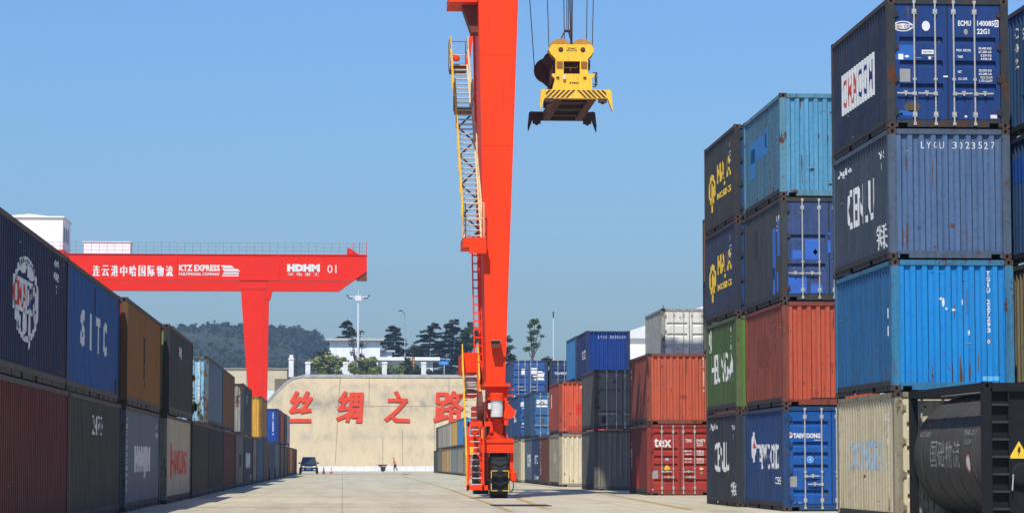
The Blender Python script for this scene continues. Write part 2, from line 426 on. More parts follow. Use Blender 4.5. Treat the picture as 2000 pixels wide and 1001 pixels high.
# ------------------------------------------------------------------ ground, terrace, retaining wall, hill
k = NT('yard_concrete')
p = k.pos()
base = k.mix(k.ramp(k.noise(p, 0.10, 6, 0.65), 0.30, 0.72), (0.59, 0.52, 0.34, 1), (0.44, 0.395, 0.275, 1))
base = k.mix(k.mix(0.6, (0, 0, 0, 1), k.ramp(k.noise(k.pos((0.9, 0.05, 1)), 1.0, 6, 0.7), 0.45, 0.75)), base, (0.27, 0.24, 0.175, 1))
base = k.mix(k.ramp(k.noise(p, 0.45, 8, 0.75), 0.55, 0.70), base, (0.20, 0.18, 0.15, 1))
base = k.mix(k.ramp(k.noise(p, 3.0, 5, 0.7), 0.62, 0.8), base, (0.56, 0.51, 0.40, 1))
sep = k.n('ShaderNodeSeparateXYZ'); k.l(p, sep.inputs[0])
def jline(out, per, w):
    a = k.n('ShaderNodeMath', operation='PINGPONG'); k.l(out, a.inputs[0]); a.inputs[1].default_value = per / 2
    b = k.n('ShaderNodeMath', operation='LESS_THAN'); k.l(a.outputs[0], b.inputs[0]); b.inputs[1].default_value = w
    return b.outputs[0]
jx = jline(sep.outputs[0], 7.7, 0.022); jy = jline(sep.outputs[1], 24.2, 0.10)
mx = k.n('ShaderNodeMath', operation='MAXIMUM'); k.l(jx, mx.inputs[0]); k.l(jy, mx.inputs[1])
dk = k.n('ShaderNodeMath', operation='MULTIPLY'); k.l(mx.outputs[0], dk.inputs[0]); dk.inputs[1].default_value = 0.35
base = k.mix(dk.outputs[0], base, (0.10, 0.09, 0.075, 1))
k.bump(k.noise(p, 6.0, 5, 0.7), 0.25, 0.02)
M_GROUND = k.done(base, 0.85, 0, 0.25)
structure(MB().add([(-3000, -300, 0), (3000, -300, 0), (3000, 6500, 0), (-3000, 6500, 0)], [(0, 1, 2, 3)]).build('ground', M_GROUND, recalc=False))

# painted lane lines of the gantry runway: worn yellow
k = NT('worn_yellow_line')
w_ = k.ramp(k.noise(k.pos((3, .6, 1)), 1.1, 6, 0.75), 0.40, 0.58)
M_LINE = k.done(k.mix(w_, (0.48, 0.30, 0.04, 1), (0.33, 0.26, 0.12, 1)), 0.85)
for (a, b, w) in (((4.15, 66), (4.75, 118), .16), ((5.32, 70), (5.95, 93), .2), ((8.85, 68), (9.9, 98), .22), ((4.75, 118), (5.6, 300), .14), ((9.9, 98), (10.2, 300), .14)):
    structure(MB().add([(a[0] - w / 2, a[1], .004), (a[0] + w / 2, a[1], .004), (b[0] + w / 2, b[1], .004), (b[0] - w / 2, b[1], .004)], [(0, 1, 2, 3)]).build('lane_line', M_LINE, recalc=False))
g = empty('drain_grating', (4.95, 74.6, 0)); tag(g, 'dark steel drain grating set in the concrete before the gantry wheel', 'grating')
MB().box(-.8, -1.1, .002, -.74, 1.1, .02).box(.74, -1.1, .002, .8, 1.1, .02).box(-.74, -1.1, .002, .74, -1.04, .02).box(-.74, 1.04, .002, .74, 1.1, .02).build('grating_frame', M_RAIL, g)
for i in range(12): MB().box(-.74, -1.0 + i * .17, .002, .74, -.90 + i * .17, .016).build('slat', M_RAIL, g)
k = NT('joint_tar'); M_TAR = k.done((0.035, 0.032, 0.03, 1), 0.9)
structure(MB().box(-5, 72.50, -.01, 4.1, 72.62, .004).build('expansion_joint', M_TAR))

k = NT('wall_concrete'); p = k.pos()
c = k.mix(k.ramp(k.noise(p, 0.12, 6, 0.7), 0.32, 0.7), (0.56, 0.445, 0.27, 1), (0.46, 0.375, 0.24, 1))
st = k.ramp(k.noise(k.pos((0.9, 0.9, 0.06)), 1.0, 7, 0.72), 0.50, 0.74)
c = k.mix(k.mix(0.6, (0, 0, 0, 1), st), c, (0.30, 0.25, 0.175, 1))
st4 = k.ramp(k.noise(k.pos((1.1, 0.9, 0.5)), 1.0, 9, 0.8), 0.55, 0.70)
c = k.mix(k.mix(0.45, (0, 0, 0, 1), st4), c, (0.33, 0.28, 0.20, 1))
sz_ = k.n('ShaderNodeSeparateXYZ'); k.l(p, sz_.inputs[0])          # old seepage along two pour joints
def seep(z0, wid):
    a = k.n('ShaderNodeMath', operation='SUBTRACT'); k.l(sz_.outputs[2], a.inputs[0]); a.inputs[1].default_value = z0
    b = k.n('ShaderNodeMath', operation='ABSOLUTE'); k.l(a.outputs[0], b.inputs[0])
    m = k.n('ShaderNodeMapRange'); k.l(b.outputs[0], m.inputs[0]); m.inputs[1].default_value = 0; m.inputs[2].default_value = wid; m.inputs[3].default_value = 1; m.inputs[4].default_value = 0
    q = k.n('ShaderNodeMath', operation='MULTIPLY'); k.l(m.outputs[0], q.inputs[0]); k.l(k.ramp(k.noise(k.pos((0.55, 0.5, 0.35)), 1.0, 8, 0.75), 0.42, 0.60), q.inputs[1]); return q.outputs[0]
c = k.mix(seep(9.2, 2.2), c, (0.27, 0.24, 0.185, 1)); c = k.mix(seep(4.6, .9), c, (0.36, 0.31, 0.225, 1)); c = k.mix(seep(11.6, .7), c, (0.34, 0.29, 0.21, 1))
k.bump(k.noise(p, 1.2, 5, 0.6), 0.3, 0.15)
M_WALL = k.done(c, 0.9, 0, 0.2)
SL_ = 0.45; WY = 365.0; TZ = 12.85
def wallp(x, z, out=0.0):
    n = math.sqrt(1 + SL_ * SL_); return (x, WY + SL_ * z - out / n, z + out * SL_ / n)
poly = [(-18.8, 0), (-10.6, 8.9), (-9.3, 10.4), (-7.9, 11.8), (-6.9, 12.5), (-5.4, TZ), (60, TZ), (60, 0)]
wl = MB(); n_ = len(poly)
wl.add([wallp(*q) for q in poly] + [(q[0], WY + 9, q[1]) for q in poly], [tuple(range(n_)), tuple(range(2 * n_ - 1, n_ - 1, -1))] + [(i, i + n_, (i + 1) % n_ + n_, (i + 1) % n_) for i in range(n_)])
wall = wl.build('retaining_wall', M_WALL); tag(wall, 'tall sloping beige concrete retaining wall at the end of the yard', 'wall')
M_JOINT = plain('joint_grey', (0.17, 0.15, 0.12, 1), 0.9)  # plain dark grey for the joint lines in the concrete
for (x0, z0, x1, z1) in ((-1.0, .9, -.35, TZ), (5.5, .9, 5.5, 4.6), (8.2, .8, 8.2, 5.6), (12.6, 3, 12.6, 7.5), (-1.1, 8.8, 16, 8.95), (14.6, 6, 14.7, TZ), (3.6, 9, 3.65, TZ)):
    a = Vector(wallp(x0, z0, .02)); b = Vector(wallp(x1, z1, .02)); s_ = .06
    d = Vector((s_, 0, 0)) if abs(x1 - x0) < 3 else Vector((0, SL_ * .05, .05))
    MB().add([a - d / 2, a + d / 2, b + d / 2, b - d / 2], [(0, 1, 2, 3)]).build('expansion_joint', M_JOINT, wall, recalc=False)
M_WPAINT = plain('whitewash', (0.74, 0.75, 0.74, 1), 0.8, 0, 0.22, 1.5)
pc = MB()
for i in range(1, 5):
    a = wallp(poly[i][0], poly[i][1] + .22, .05); b = wallp(poly[i + 1][0], poly[i + 1][1] + .22, .05); pc.beam(a, b, .2, .3)
pc.beam(wallp(-5.4, TZ + .22, .05), wallp(60, TZ + .22, .05), .4, .42)
pc.build('parapet', plain('parapet_grey', (0.42, 0.42, 0.40, 1), .85, 0, .45, 1.2), wall)
M_WR = plain('wall_letter_red', (0.60, 0.055, 0.018, 1), 0.8, 0, 0.25, .7, .1)
nrm = math.sqrt(1 + SL_ * SL_)
ZIG = lambda dx: [[(.30 + dx, .99), (.10 + dx, .70), (.31 + dx, .72)], [(.46 + dx, .80), (.08 + dx, .35), (.47 + dx, .40)]]
BOX = lambda x0, x1, y0, y1: [[(x0, y1), (x1, y1)], [(x1, y1), (x1, y0)], [(x1, y0), (x0, y0)], [(x0, y0), (x0, y1)]]
CHARS = [(-5.8, 3.0, 'big red wall character like two zigzags above one bar', ZIG(0) + ZIG(.49) + [[(.02, .05), (.98, .05)]]),
    (1.06, 3.4, 'big red wall character with a boxed right half, beside the zigzag one', [[(.26, .99), (.07, .72), (.24, .74)], [(.37, .82), (.06, .42), (.36, .46)], [(.01, .10), (.38, .24)], [(.50, .94), (.50, .42), (.41, .04)], [(.50, .93), (.95, .93)], [(.93, .93), (.93, .04), (.80, .05)], [(.60, .76), (.83, .76)], [(.715, .88), (.715, .58)], [(.59, .58), (.84, .58)]] + BOX(.61, .82, .20, .41)),
    (7.5, 3.4, 'big red wall character with a dot above one long sweeping stroke', [[(.42, 1.0), (.53, .84)], [(.14, .73), (.87, .73)], [(.84, .73), (.50, .38), (.08, .08)], [(.26, .24), (.46, .07), (.99, .05)]]),
    (14.55, 3.7, 'big red wall character with two small boxes, beside the crane stair', BOX(.08, .42, .66, .94) + [[(.27, .66), (.27, .14)], [(.27, .43), (.45, .43)], [(.10, .48), (.10, .12)], [(.01, .06), (.47, .19)], [(.68, 1.0), (.50, .68)], [(.63, .88), (.92, .88), (.70, .58), (.47, .42)], [(.60, .74), (.78, .56), (1.0, .45)]] + BOX(.60, .89, .05, .36))]
for xc, w, lb, strokes in CHARS:
    t = empty('wall_character', wallp(xc, 6.6)); tag(t, lb, 'wall lettering', 'red characters on the wall')
    for i, pl in enumerate(strokes):
        b = MB()
        for q, (p0, p1) in enumerate(zip(pl, pl[1:])):
            def w3(p): 
                a = Vector(wallp(xc + (p[0] - .5 + .07 * (p[1] - .5)) * w, 6.6 + p[1] * 4.15, .12 + .006 * i + .003 * q)); return a - t.location
            a, c_ = w3(p0), w3(p1); d = (c_ - a).normalized() * .15; n3 = Vector((0, -1 / nrm, SL_ / nrm)); sd = d.cross(n3).normalized() * .275; th_ = n3 * .09
            b.add([a - d - sd - th_, c_ + d - sd - th_, c_ + d + sd - th_, a - d + sd - th_, a - d - sd + th_, c_ + d - sd + th_, c_ + d + sd + th_, a - d + sd + th_], [(0, 1, 2, 3), (4, 5, 6, 7), (0, 1, 5, 4), (1, 2, 6, 5), (2, 3, 7, 6), (3, 0, 4, 7)])
        b.build('stroke', M_WR, t)
kb = empty('white_base_kerb', (-3.9, 364.4, 0)); tag(kb, 'low whitewashed kerb along the foot of the concrete wall', 'kerb')
m_ = MB().box(0, 0, 0, 1.36, .5, .72).mesh('kerb_block')
for i in range(13): put('block', m_, M_WPAINT, kb, (i * 1.38, random.uniform(-.05, .05), -random.uniform(0, .08)))
k = NT('terrace_soil'); M_SOIL = k.done(k.mix(k.ramp(k.noise(k.pos(), .4, 5), .35, .7), (0.10, 0.095, 0.05, 1), (0.20, 0.17, 0.11, 1)), 0.95)
structure(MB().box(-9.5, 374.2, .2, 300, 900, TZ - .05).build('terrace', M_SOIL))
structure(MB().box(-400, 420, .2, -9.5, 900, TZ - .9).build('hill_foot', M_SOIL))

def leafcloud(centers, n, leaf, seed, flat=0.35):
    """n small leaf faces scattered through ellipsoid clumps [(c, (rx,ry,rz))]"""
    rnd = random.Random(seed); vs = []; fs = []
    vol = [r[0] * r[1] * r[2] for _, r in centers]; tot = sum(vol)
    for (c, r), v in zip(centers, vol):
        for _ in range(max(4, int(n * v / tot))):
            while True:
                q = Vector((rnd.uniform(-1, 1), rnd.uniform(-1, 1), rnd.uniform(-1, 1)))
                if q.length < 1: break
            q = q * (0.55 + 0.45 * rnd.random()) if q.length > .3 else q
            o = Vector(c) + Vector((q.x * r[0], q.y * r[1], q.z * r[2]))
            a = Vector((rnd.gauss(0, 1), rnd.gauss(0, 1), rnd.gauss(0, flat))).normalized()
            b = a.cross(Vector((rnd.gauss(0, 1), rnd.gauss(0, 1), rnd.gauss(0, 1)))).normalized()
            s = leaf * rnd.uniform(.6, 1.4); i = len(vs)
            vs += [tuple(o - a * s), tuple(o + b * s * .45), tuple(o + a * s), tuple(o - b * s * .45)]; fs.append((i, i + 1, i + 2, i + 3))
    mb = MB(); mb.v = vs; mb.f = fs; return mb
def foliage(name, a, b, scale=.6):
    if name in MATS: return MATS[name]
    k = NT(name); c = k.mix(k.ramp(k.noise(k.pos(), scale, 4), .35, .68), a, b)
    k.b.inputs['Subsurface Weight'].default_value = 0.0
    MATS[name] = k.done(c, 0.75, 0, 0.2); return MATS[name]

# wooded hill far behind
rnd = random.Random(5)
def crest(x):
    return 66 + 3.2 * math.sin(x * .021 + 1.0) + 1.8 * math.sin(x * .07) - 40 / (1 + math.exp(-(x - 0) / 6)) - 18 / (1 + math.exp(-(x - 60) / 20))
hb = MB(); NX, NYh = 90, 14; X0, X1, Y0, Y1 = -520, 420, 950, 1300
for j in range(NYh + 1):
    for i in range(NX + 1):
        x = X0 + (X1 - X0) * i / NX; t = j / NYh; y = Y0 + (Y1 - Y0) * t
        z = 2 + (crest(x) - 2) * (t ** .8) * (1 + .06 * math.sin(x * .05 + j)) if t < 1 else crest(x)
        hb.v.append((x, y, min(z, crest(x))))
for j in range(NYh):
    for i in range(NX): hb.f.append((j * (NX + 1) + i, j * (NX + 1) + i + 1, (j + 1) * (NX + 1) + i + 1, (j + 1) * (NX + 1) + i))
M_HILL = foliage('hill_green', (0.022, 0.032, 0.016, 1), (0.045, 0.05, 0.025, 1), .02)
structure(hb.build('hill', M_HILL, smooth=True))
ft = MB()
for _ in range(13000):
    x = rnd.uniform(-330, 330); t = rnd.random() ** .6; y = Y0 + (Y1 - Y0) * t
    z = 2 + (crest(x) - 2) * (t ** .8); big = rnd.random() < .05; s = rnd.uniform(1.1, 2.4) * (1.25 if big else 1)
    cz = z + s * .5
    for _k in range(7):
        o = Vector((x + rnd.gauss(0, s * .45), y + rnd.gauss(0, s * .45), cz + rnd.gauss(0, s * .38)))
        a = Vector((rnd.gauss(0, 1), rnd.gauss(0, 1), rnd.gauss(0, .6))).normalized(); b = a.cross(Vector((rnd.gauss(0, 1), rnd.gauss(0, 1), rnd.gauss(0, 1)))).normalized()
        q = s * .62; ft.add([o - a * q, o + b * q * .8, o + a * q, o - b * q * .8], [(0, 1, 2, 3)])
stuff(tag(ft.build('hill_forest', foliage('forest_green', (0.022, 0.032, 0.016, 1), (0.038, 0.046, 0.022, 1), .05), recalc=False), 'dense dark green forest covering the distant hill', 'forest'))

# ------------------------------------------------------------------ right-hand container stacks
LV = 2.594
P_ = paint
def marks(c, y, z, lines, w=.34, h=.13, right=False):
    for i, s in enumerate(lines): stext(c, s, y, z - i * .24, w if len(s) > 1 else .1, h, None, .02, right)
# stack beside the tank container
cream_c = c = container('cream container with a faded pale blue word on its side, behind the black tank', 10.78, 51.85, 0, P_('cream_paint', C(205, 194, 160), .25, .45), end='door')
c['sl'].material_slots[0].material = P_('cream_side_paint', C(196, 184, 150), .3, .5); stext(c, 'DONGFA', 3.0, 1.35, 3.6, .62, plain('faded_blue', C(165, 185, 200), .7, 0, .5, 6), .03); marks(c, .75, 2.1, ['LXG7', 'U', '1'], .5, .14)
c = container('bright blue container with number TGIU 227293 on its ribbed end', 10.75, 51.85, LV, P_('bright_blue_paint', C(28, 132, 214), .35, .4, .35), frame=P_('bright_blue_frame', C(52, 118, 165), .9, .6))
evert(c, 'TGIU 227293', 1.95, 2.32, .112, .075, .095); etext(c, '0', 1.95, .98, .06, .09)
for x, z, w, h in ((1.05, 1.75, .05, .18), (1.0, 1.82, .1, .05), (1.42, 1.75, .03, .12), (1.25, 1.6, .08, .04), (1.55, 1.15, .03, .1), (1.1, 1.62, .04, .05)): eshape(c, DISC, x, z, w, h, M_DECAL, 'torn_sticker')
eshape(c, RECT, 1.98, .25, .35, .09, plain('pale_blue_patch', C(95, 180, 225)), 'repair_patch'); stext(c, '1', .45, 1.55, .06, .2); stext(c, '1', .45, 1.2, .06, .2)
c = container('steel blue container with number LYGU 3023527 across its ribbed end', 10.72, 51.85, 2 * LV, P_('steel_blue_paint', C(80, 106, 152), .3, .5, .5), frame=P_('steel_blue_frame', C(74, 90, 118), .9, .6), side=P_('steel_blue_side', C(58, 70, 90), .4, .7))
espread(c, 'LYGU 3023527', .70, .1275, 2.26, .078, .135)
stext(c, 'Agile', 4.75, 2.2, 1.5, .2); marks(c, .8, 2.15, ['Y35', '1'], .5, .15); stext(c, 'CENLU', 3.0, 1.35, 2.9, .85, None, .015); stext(c, '铁联', .85, .5, .95, .5, None, 0)
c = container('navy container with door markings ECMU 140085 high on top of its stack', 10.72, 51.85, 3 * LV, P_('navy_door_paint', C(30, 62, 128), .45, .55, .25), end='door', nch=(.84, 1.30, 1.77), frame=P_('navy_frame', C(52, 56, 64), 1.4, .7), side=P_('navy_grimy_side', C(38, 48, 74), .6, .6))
nb = M_NAVYL; sshape(c, RECT, 3.2, 1.3, 3.5, .88, M_WHITE, name='sign_panel'); 
decal(c['SL'], text_bm('CMA', .012), -4.05, 1.3, 1.55, .62, M_RED, c['sl'], 'lettering', .008); decal(c['SL'], text_bm('CGM', .012), -2.35, 1.3, 1.6, .62, nb, c['sl'], 'lettering', .008)
stext(c, 'I', .55, 1.55, .06, .22)
dshape(c, DISC, .33, 2.03, .40, .21, M_DECAL, 'emblem'); dshape(c, ring(.7), .33, 2.03, .33, .17, M_NAVYL, 'emblem', .005)
dshape(c, RECT, .33, 2.03, .42, .085, M_DECAL, 'emblem', .006); dtext(c, 'CMA', .235, 2.03, .17, .06, plain('letter_orange', C(190, 130, 70))).location.y = -.006; dtext(c, 'CGM', .435, 2.03, .17, .06, M_NAVYL).location.y = -.006
dshape(c, DISC, .79, 2.04, .16, .2, M_DECAL)
dtext(c, 'ECMU', 1.565, 2.10, .26, .11, None, .035); dtext(c, '140085', 1.99, 2.10, .34, .11, None, .035); dshape(c, RECT, 2.21, 2.1, .08, .14, M_DECAL); dshape(c, ring(.5), 2.21, 2.1, .045, .1, M_NAVYL, 'lettering', .006)
dtext(c, '22G1', 1.94, 1.94, .25, .11, None, .035); dshape(c, DISC, 1.59, 1.93, .08, .12, M_GREYPLATE)
dshape(c, RECT, .35, 1.51, .45, .30, plain('fresh_blue_patch', C(30, 92, 170)), 'repair_patch'); dshape(c, RECT, .82, 1.52, .24, .085, M_DECAL); dtext(c, 'CAUTION', .82, 1.52, .18, .03, M_NAVYL).location.y = -.004
dshape(c, RECT, .28, 1.42, .10, .11, M_DECAL, lift=.006); dshape(c, DISC, .40, 1.43, .09, .05, M_DECAL, lift=.006); dshape(c, DISC, .86, 1.40, .06, .06, M_DECAL)
dshape(c, RECT, .36, 1.05, .21, .26, M_GREYPLATE, 'data_plate')
for s, x, z, w in (('MAX. GROSS', 1.54, 1.56, .29), ('30.480 KG', 1.97, 1.60, .26), ('67.200 LB', 1.97, 1.53, .26), ('TARE', 1.47, 1.43, .11), ('2.230 KG', 1.99, 1.46, .22), ('4.920 LB', 1.99, 1.39, .22),
                   ('NET', 1.46, 1.13, .08), ('28.250 KG', 1.97, 1.16, .26), ('62.280 LB', 1.97, 1.09, .26), ('CU. CAP.', 1.52, .99, .19), ('33.2 CU.M', 1.99, 1.02, .24), ('1.172 CU.FT', 1.98, .95, .27)):
    dtext(c, s, x, z, w, .048, None, .03)
dshape(c, DIAM, .28, .28, .07, .07, M_YEL); dshape(c, RECT, 2.13, .24, .13, .07, M_DECAL); dshape(c, RECT, 1.57, .24, .05, .04, M_DECAL)
dshape(c, DISC, .5, .42, .32, .2, P_('rust_wash', (0.10, 0.075, 0.05, 1), .8, .5), 'rust_stain'); dshape(c, RECT, .30, .30, .5, .1, plain('fresh_blue_patch', C(30, 92, 170)), 'repair_patch')
dshape(c, RECT, 1.17, 1.03, .09, .03, M_DECAL, lift=.02); dshape(c, DISC, 1.19, 1.3, .07, .08, M_GREYPLATE, 'lock_box', .02)

# second column, its sides seen past the stack above
for i, (lb, m) in enumerate((('drab olive beige container low behind the black tank, beside the bright blue one', P_('olive_beige_paint', C(150, 140, 108), .5, .6)), ('olive beige container at second level beside the bright blue container', P_('olive_beige_paint', C(150, 140, 108), .5, .6)),
        ('dark blue container with a bright patch beside the steel blue container', P_('dark_blue_paint', C(56, 92, 150), .5, .6)), ('dark blue container with small white marks beside the navy container on top', P_('dark_blue_paint', C(56, 92, 150), .5, .6)))):
    c = container(lb, 13.62, 47.9, i * LV, m, side=m)
    if i == 3: 
        for q, s in enumerate('C02'): stext(c, s, .95 + 5.2 - .2 * 0 - .9, 2.1 - q * .3, .3, .22)
        stext(c, '9', 4.6, 2.0, .3, .25); stext(c, '4', 4.3, .95, .3, .35)
    if i == 2: sshape(c, RECT, 5.3, 1.9, 1.2, .5, plain('bright_patch', C(30, 80, 170)), name='repair_patch')

# stack with the TAEWOONG container at its foot
c = container('blue container with TAEWOONG lettering on its doors at the foot of its stack', 10.85, 65.55, 0, P_('taewoong_blue_paint', C(26, 84, 166), .35, .45, .25), end='door', nch=(.48, 1.10, 1.40, 1.66, 2.17), frame=P_('taewoong_frame', C(30, 66, 116), .8, .6))
dshape(c, DISC, .17, 1.87, .15, .15, M_DECAL, 'emblem'); dshape(c, TRI, .2, 1.9, .07, .07, M_RED, 'emblem', .006)
dtext(c, 'TAEWOONG', .60, 1.86, .68, .125, None, .05); dtext(c, 'logistics', .86, 1.75, .16, .04); dshape(c, ring(.75), .68, 1.27, .17, .17, plain('pale_blue_mark', C(120, 180, 230))); dshape(c, DISC, .68, 1.27, .09, .09, plain('pale_blue_mark', C(120, 180, 230)))
dshape(c, RECT, .25, .73, .19, .26, M_GREYPLATE, 'data_plate')
stext(c, 'TAEWOONG', 2.55, 1.35, 3.6, .65, None, .012); sshape(c, DISC, 4.9, 1.6, .7, .8, M_DECAL); sshape(c, TRI, 4.75, 1.75, .4, .35, M_RED, lift=.008); stext(c, 'OSIS', 1.0, .75, .8, .18); marks(c, .6, 2.15, ['1', '3', '6'], .2, .16)
c = container('orange red container with a ribbed end, standing on the TAEWOONG container', 10.85, 65.55, LV, P_('orange_red_paint', C(186, 84, 58), .5, .5, .5))
sshape(c, RECT, 3.2, 1.45, 2.0, .75, plain('brown_red_patch', C(116, 54, 40), .7, 0, .4, 2), name='repair_patch'); stext(c, 'I', .6, 1.55, .06, .2); eshape(c, RECT, 1.15, .17, .9, .07, M_RAIL, 'rust_stain')
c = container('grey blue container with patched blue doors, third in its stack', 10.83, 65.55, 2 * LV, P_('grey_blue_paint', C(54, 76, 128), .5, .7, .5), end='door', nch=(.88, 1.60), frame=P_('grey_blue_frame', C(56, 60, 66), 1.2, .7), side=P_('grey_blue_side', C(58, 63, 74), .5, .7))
pb = plain('blue_touch_up', C(48, 100, 190), .6, 0, .3, 2)
for x, z, w, h in ((.78, 1.28, .34, .5), (.42, .40, .46, .42), (.42, 1.15, .25, .22), (1.22, 1.45, .07, .5), (2.1, 1.6, .2, .6), (.9, .3, .3, .2)): dshape(c, RECT, x, z, w, h, pb, 'repair_patch')
dshape(c, DIAM, .87, 1.22, .12, .16, M_DECAL)
for y, z, w, h in ((1.2, 1.25, .45, 1.3), (.5, 1.6, .4, .9), (1.2, .5, .4, .8), (.6, .5, .25, .5)): sshape(c, RECT, y, z, w, h, pb, name='repair_patch')
sshape(c, RECT, 4.2, 1.7, .7, .7, M_RAIL, name='repair_patch'); marks(c, .55, 2.1, ['U28', '27'], .4, .14)
c = container('light blue container with a bright blue patch, on top of the TAEWOONG stack', 10.83, 65.55, 3 * LV, P_('light_blue_paint', C(88, 150, 196), .3, .5, .35), frame=P_('light_blue_frame', C(88, 136, 165), .9, .6))
eshape(c, RECT, 2.0, 1.75, .82, .75, plain('azure_patch', C(30, 130, 205), .6, 0, .2, 2)); eshape(c, RECT, 2.15, 1.2, .4, .35, plain('teal_patch', C(75, 130, 165), .6)); 
for y, z, w, h in ((3.6, 1.6, 2.6, .55), (4.6, 1.3, .7, .8), (2.2, 1.75, .6, .5)): sshape(c, RECT, y, z, w, h, plain('side_blue_patch', C(45, 110, 170), .7, 0, .3, 2), name='repair_patch')
stext(c, '7', .6, 1.5, .15, .15)

# stack right behind it
c = container('navy container with white CENLU letters at the foot of the stack behind TAEWOONG', 10.62, 71.75, 0, P_('slate_navy_paint', C(52, 66, 92), .35, .6, .4))
stext(c, 'Agile', 4.7, 2.2, 1.5, .2); stext(c, 'CENLU', 3.1, 1.35, 2.9, .85, None, .015); marks(c, .8, 2.15, ['Y58', '2'], .5, .15); stext(c, '铁联', .8, .45, 1.0, .45, None, 0)
c = container('green container with white HEUNG-A lettering and emblem on its side', 10.62, 71.75, LV, P_('leaf_green_paint', C(88, 126, 52), .35, .4, .35), frame=P_('green_frame', C(86, 104, 62), .9, .6))
stext(c, 'HEUNG-A', 2.9, 1.25, 4.3, .85, None, .012); sshape(c, ring(.5), 5.3, 2.15, .5, .4, M_WHITE); sshape(c, RECT, 5.2, 2.1, .15, .6, M_WHITE); stext(c, 'HASL', 5.3, 1.8, .6, .09); marks(c, 1.2, 2.25, ['H', '2', '1', '0'], .2, .14)
for i, (lb, m) in enumerate((('dark navy container with yellow emblem and lettering, on the green container', P_('deep_navy_paint', C(46, 62, 98), .35, .6, .4)), ('dark grey navy container with yellow emblem, topmost above the green container', P_('charcoal_navy_paint', C(56, 62, 74), .4, .65, .4)))):
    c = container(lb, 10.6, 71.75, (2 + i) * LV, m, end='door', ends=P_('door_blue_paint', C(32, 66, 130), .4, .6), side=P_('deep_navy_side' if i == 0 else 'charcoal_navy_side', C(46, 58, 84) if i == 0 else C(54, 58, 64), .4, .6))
    stext(c, 'MAJIA', 2.2, 1.5, 2.6, .72, M_YEL, .015); stext(c, 'LOGISTICS', 2.2, .95, 2.6, .18, M_YEL, .04); sshape(c, ring(.62), 4.6, 1.25, 1.3, .9, M_YEL); sshape(c, DISC, 4.55, 1.15, .6, .55, M_YEL); sshape(c, RECT, 4.6, .75, .5, .3, M_YEL)
    marks(c, 1.0, 2.15, ['U 5', '02', '7'], .45, .15)

# second column further back: its edge shows past that stack
for i, (lb, m) in enumerate((('grey container, lowest of the stack hidden behind the orange red one', P_('mid_grey_paint', C(120, 124, 120), .4, .5)), ('rust brown container, second in the stack hidden behind the navy ones', P_('brown_paint', C(120, 74, 56), .5, .5)),
        ('grey green container seen as a thin edge behind the navy stack', P_('grey_green_paint', C(108, 116, 108), .4, .5)), ('pale orange container seen as a thin edge behind the navy stack', P_('pale_orange_paint', C(222, 160, 100), .3, .4)))):
    container(lb, 13.62, 94.5, i * LV, m, detail=0)

# tex stack
c = container('dark red container with white tex lettering on its doors', 11.12, 97.5, 0, P_('tex_red_paint', C(158, 52, 42), .35, .45, .35), end='door', nch=(.54, 1.10, 1.39, 1.67, 2.25), frame=P_('tex_frame', C(135, 52, 42), .8, .6))
dtext(c, 'tex', .58, 1.92, .64, .34, None, .02); dtext(c, 'TEMU', 1.53, 1.99, .24, .12, None, .02); dtext(c, '394879', 1.98, 1.99, .33, .12, None, .02); dtext(c, '22G1', 1.94, 1.85, .22, .12, None, .02)
for s_, x, z, w in (('MAX. WT.', 1.52, 1.62, .27), ('30.480 KG', 1.96, 1.62, .26), ('67.200 LB', 1.96, 1.55, .26), ('TARE WT', 1.52, 1.50, .25), ('2.220 KG', 1.96, 1.48, .25), ('PAYLOAD', 1.52, 1.33, .26), ('28.260 KG', 1.96, 1.33, .26), ('62.310 LB', 1.96, 1.26, .26), ('CU. CAP', 1.52, 1.22, .24), ('33.2 CU.M', 1.96, 1.19, .26)): dtext(c, s_, x, z, w, .055, None, .03)
dshape(c, TRI, .74, 1.04, .25, .2, M_YEL, 'warning_sticker', .006); dshape(c, RECT, .74, 1.02, .02, .08, M_DARK, 'warning_sticker', .010); dshape(c, RECT, .74, 1.31, .12, .09, plain('blue_sticker', C(110, 175, 215))); dshape(c, RECT, .30, .76, .21, .29, M_GREYPLATE, 'data_plate'); dshape(c, DISC, .19, .23, .1, .1, M_DECAL); dshape(c, DISC, 2.0, .97, .15, .08, plain('cream_sticker', C(225, 210, 160))); dshape(c, DIAM, 2.0, .82, .1, .12, M_GREYPLATE)
for i, z in enumerate((1.85, 1.62, 1.45, 1.25, 1.05)): stext(c, 'TEMU3'[i], 5.35, z, .35, .15)
sshape(c, RECT, 3.5, .8, .8, 1.2, plain('red_brush', C(176, 66, 48), .7, 0, .4, 3), name='repair_patch')
c = container('orange red container with a ribbed end, standing on the tex container', 11.12, 97.5, LV, P_('terracotta_paint', C(190, 92, 64), .35, .5, .5))
evert(c, 'FCIU 253399 3', 2.10, 2.40, .098, .06, .08); eshape(c, DISC, 1.35, 1.0, .3, .12, plain('dark_scuff', C(140, 62, 42), .8)); marks(c, 5.4, 2.1, ['F', '1', '3'], .2, .12)
c = container('greyish white container with white locking bars, on top behind the terracotta one', 13.62, 113.9, 2 * LV, P_('off_white_paint', C(222, 224, 212), .2, .45, .3), end='door', detail=1, ends=P_('off_white_paint', C(222, 224, 212), .2, .45, .3))
for s, x, z, w in (('CRXU', 1.95, 2.15, .28), ('MAX. WT', 1.95, 1.6, .25), ('TARE', 1.95, 1.4, .25), ('NET', 1.95, 1.2, .25), ('CU. CAP', 1.95, 1.0, .25)): dtext(c, s, x, z, w, .1, plain('letter_grey', (.25, .25, .24, 1)))
